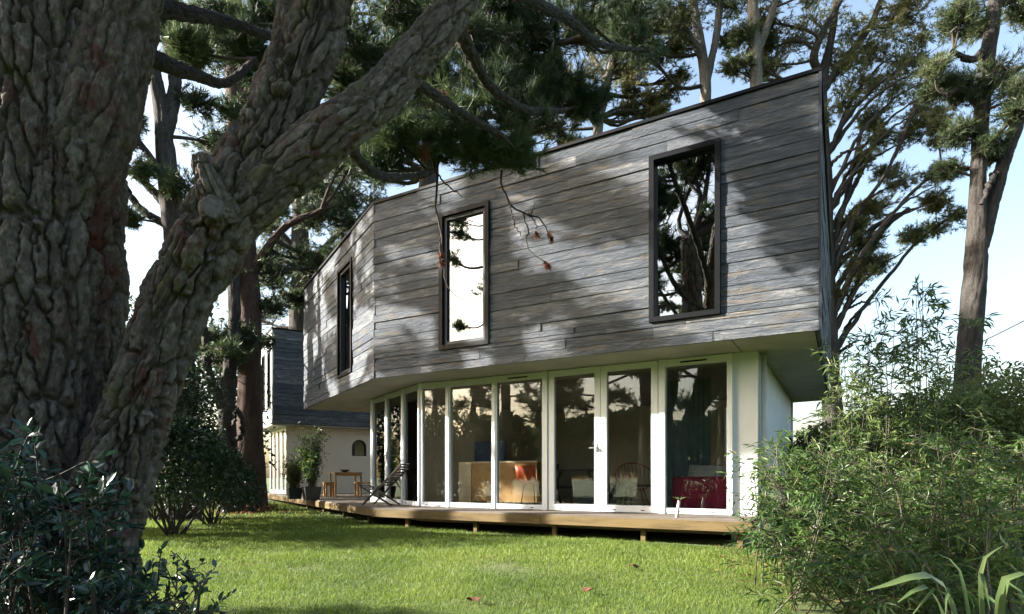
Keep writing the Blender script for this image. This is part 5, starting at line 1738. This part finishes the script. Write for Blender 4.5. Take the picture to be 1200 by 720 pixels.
# ------------------------------------------------------------------ power cables
for (ya, yb, Y, lb) in [(482, 352, 26, 'topmost power cable crossing the sky at the right'), (487, 425, 28, 'middle power cable crossing the sky at the right'), (521, 500, 30, 'lowest power cable crossing the sky at the right')]:
    a, e = P(940, ya + 10, Y), P(1330, yb - 45, Y - 4)
    tt = np.linspace(0, 1, 20)[:, None]
    c = a + (e - a) * tt - np.array([0, 0, 1.2]) * tt * (1 - tt)
    b = MB(); b.tubes(c, np.full(20, .022), 5); b.build('power_cable', M['cable'], label=lb, cat='cable', group='power cables')

# ------------------------------------------------------------------ grass and fallen leaves
rg = np.random.default_rng(5)
gb = MB()
for (y0, y1, dens, hgt, w) in [(3.4, 5.0, 5200, .045, .0045), (5.0, 7.0, 4600, .05, .006), (7.0, 9.5, 3400, .055, .008), (9.5, 13.0, 1500, .06, .012), (13, 20, 420, .07, .02)]:
    xa, xb = -.66 * y1, min(.48 * y1, 4.2)
    n = int((xb - xa) * (y1 - y0) * dens)
    x = rg.uniform(xa, xb, n); y = rg.uniform(y0, y1, n)
    inside = (x > -.64 * y) & (x < .47 * y)
    # not under the house and the deck
    dF = (x - RC[0]) * IF[0] + (y - RC[1]) * IF[1]; dL = (x - LC[0]) * IL[0] + (y - LC[1]) * IL[1]
    inside &= ~((dF > .05) & (dL > .05))
    q = np.stack([x, y, 0 * x], -1)
    patch = vnoise(q * 1.3 + 3)
    bare = fbm(q * .9 + 40, 3)
    inside &= rg.random(n) < np.clip(1.6 - 1.6 * sstep(.55, .75, bare), .15, 1)
    x, y, q, patch = x[inside], y[inside], q[inside], patch[inside]; n = len(x)
    base = np.stack([x, y, gz(x, y) - .004], -1)
    dv = np.stack([rg.normal(size=n) * .5, rg.normal(size=n) * .5, np.ones(n)], -1)
    h = hgt * rg.uniform(.5, 1.2, (n, 1)) * (.75 + .6 * vnoise(q * 3.1)[:, None])
    sd = unit(np.cross(dv, rg.normal(size=(n, 3)))) * w / 2
    V = np.stack([base - sd, base + sd, base + unit(dv) * h], 1).reshape(-1, 3)
    tt = np.clip(.1 + .6 * patch + .35 * (fbm(q * 4.2 + 9, 3) - .3) + .2 * rg.normal(size=n), 0, .92); tt[rg.random(n) < .02 + .07 * sstep(.5, .7, fbm(q * 1.9 + 60, 3))] = 1.0
    gb.add(V, np.arange(3 * n).reshape(-1, 3), np.repeat(tt, 3))
gb.build('grass', M['grass'], label='mown lawn grass in front of the deck', cat='grass', kind='stuff')
n = 500
x = np.concatenate([rg.normal(3.3, .4, n), rg.normal(-6.6, 1.0, 900)]); y = np.concatenate([rg.normal(6.4, .9, n), rg.normal(14.6, .8, 900)])
lp = np.stack([x, y, gz(x, y) + rg.uniform(.005, .05, len(x))], -1)
lb_ = MB(); ovals(lb_, lp, np.c_[rg.normal(size=(len(x), 2)), rg.normal(size=len(x)) * .2], .06, .025, rg)
lb_.build('leaf_litter', M['fern_dry'], label='brown leaf litter under the bamboo and the reddish pine', cat='leaf litter', kind='stuff')
for (x, y, lb, rz) in [(741, 671, 'orange brown fallen leaf on the sunny lawn', .4), (688, 693, 'small brown fallen leaf on the lawn near the bottom', 1.9), (556, 702, 'pale dry leaf on the lawn at the bottom middle', 2.6)]:
    Y = 700 * (E - .12) / (y - HY); p = P(x, y, Y); z = float(gz(p[0], p[1])) + .055
    b = MB(); n = 10
    ang = np.linspace(0, 2 * math.pi, n, endpoint=False)
    rr_ = .05 * (1 + .35 * np.cos(3 * ang))
    vs = [(0, 0, .012)] + [(rr_[i] * math.cos(ang[i]) * 1.4, rr_[i] * math.sin(ang[i]), .02 * math.sin(2 * ang[i])) for i in range(n)]
    b.add(vs, [(0, 1 + i, 1 + (i + 1) % n) for i in range(n)])
    o = b.build('fallen_leaf', M['cone'], label=lb, cat='leaf', group='leaves fallen on the lawn')
    o.location = (p[0], p[1], z); o.rotation_euler = (.1, .1, rz)
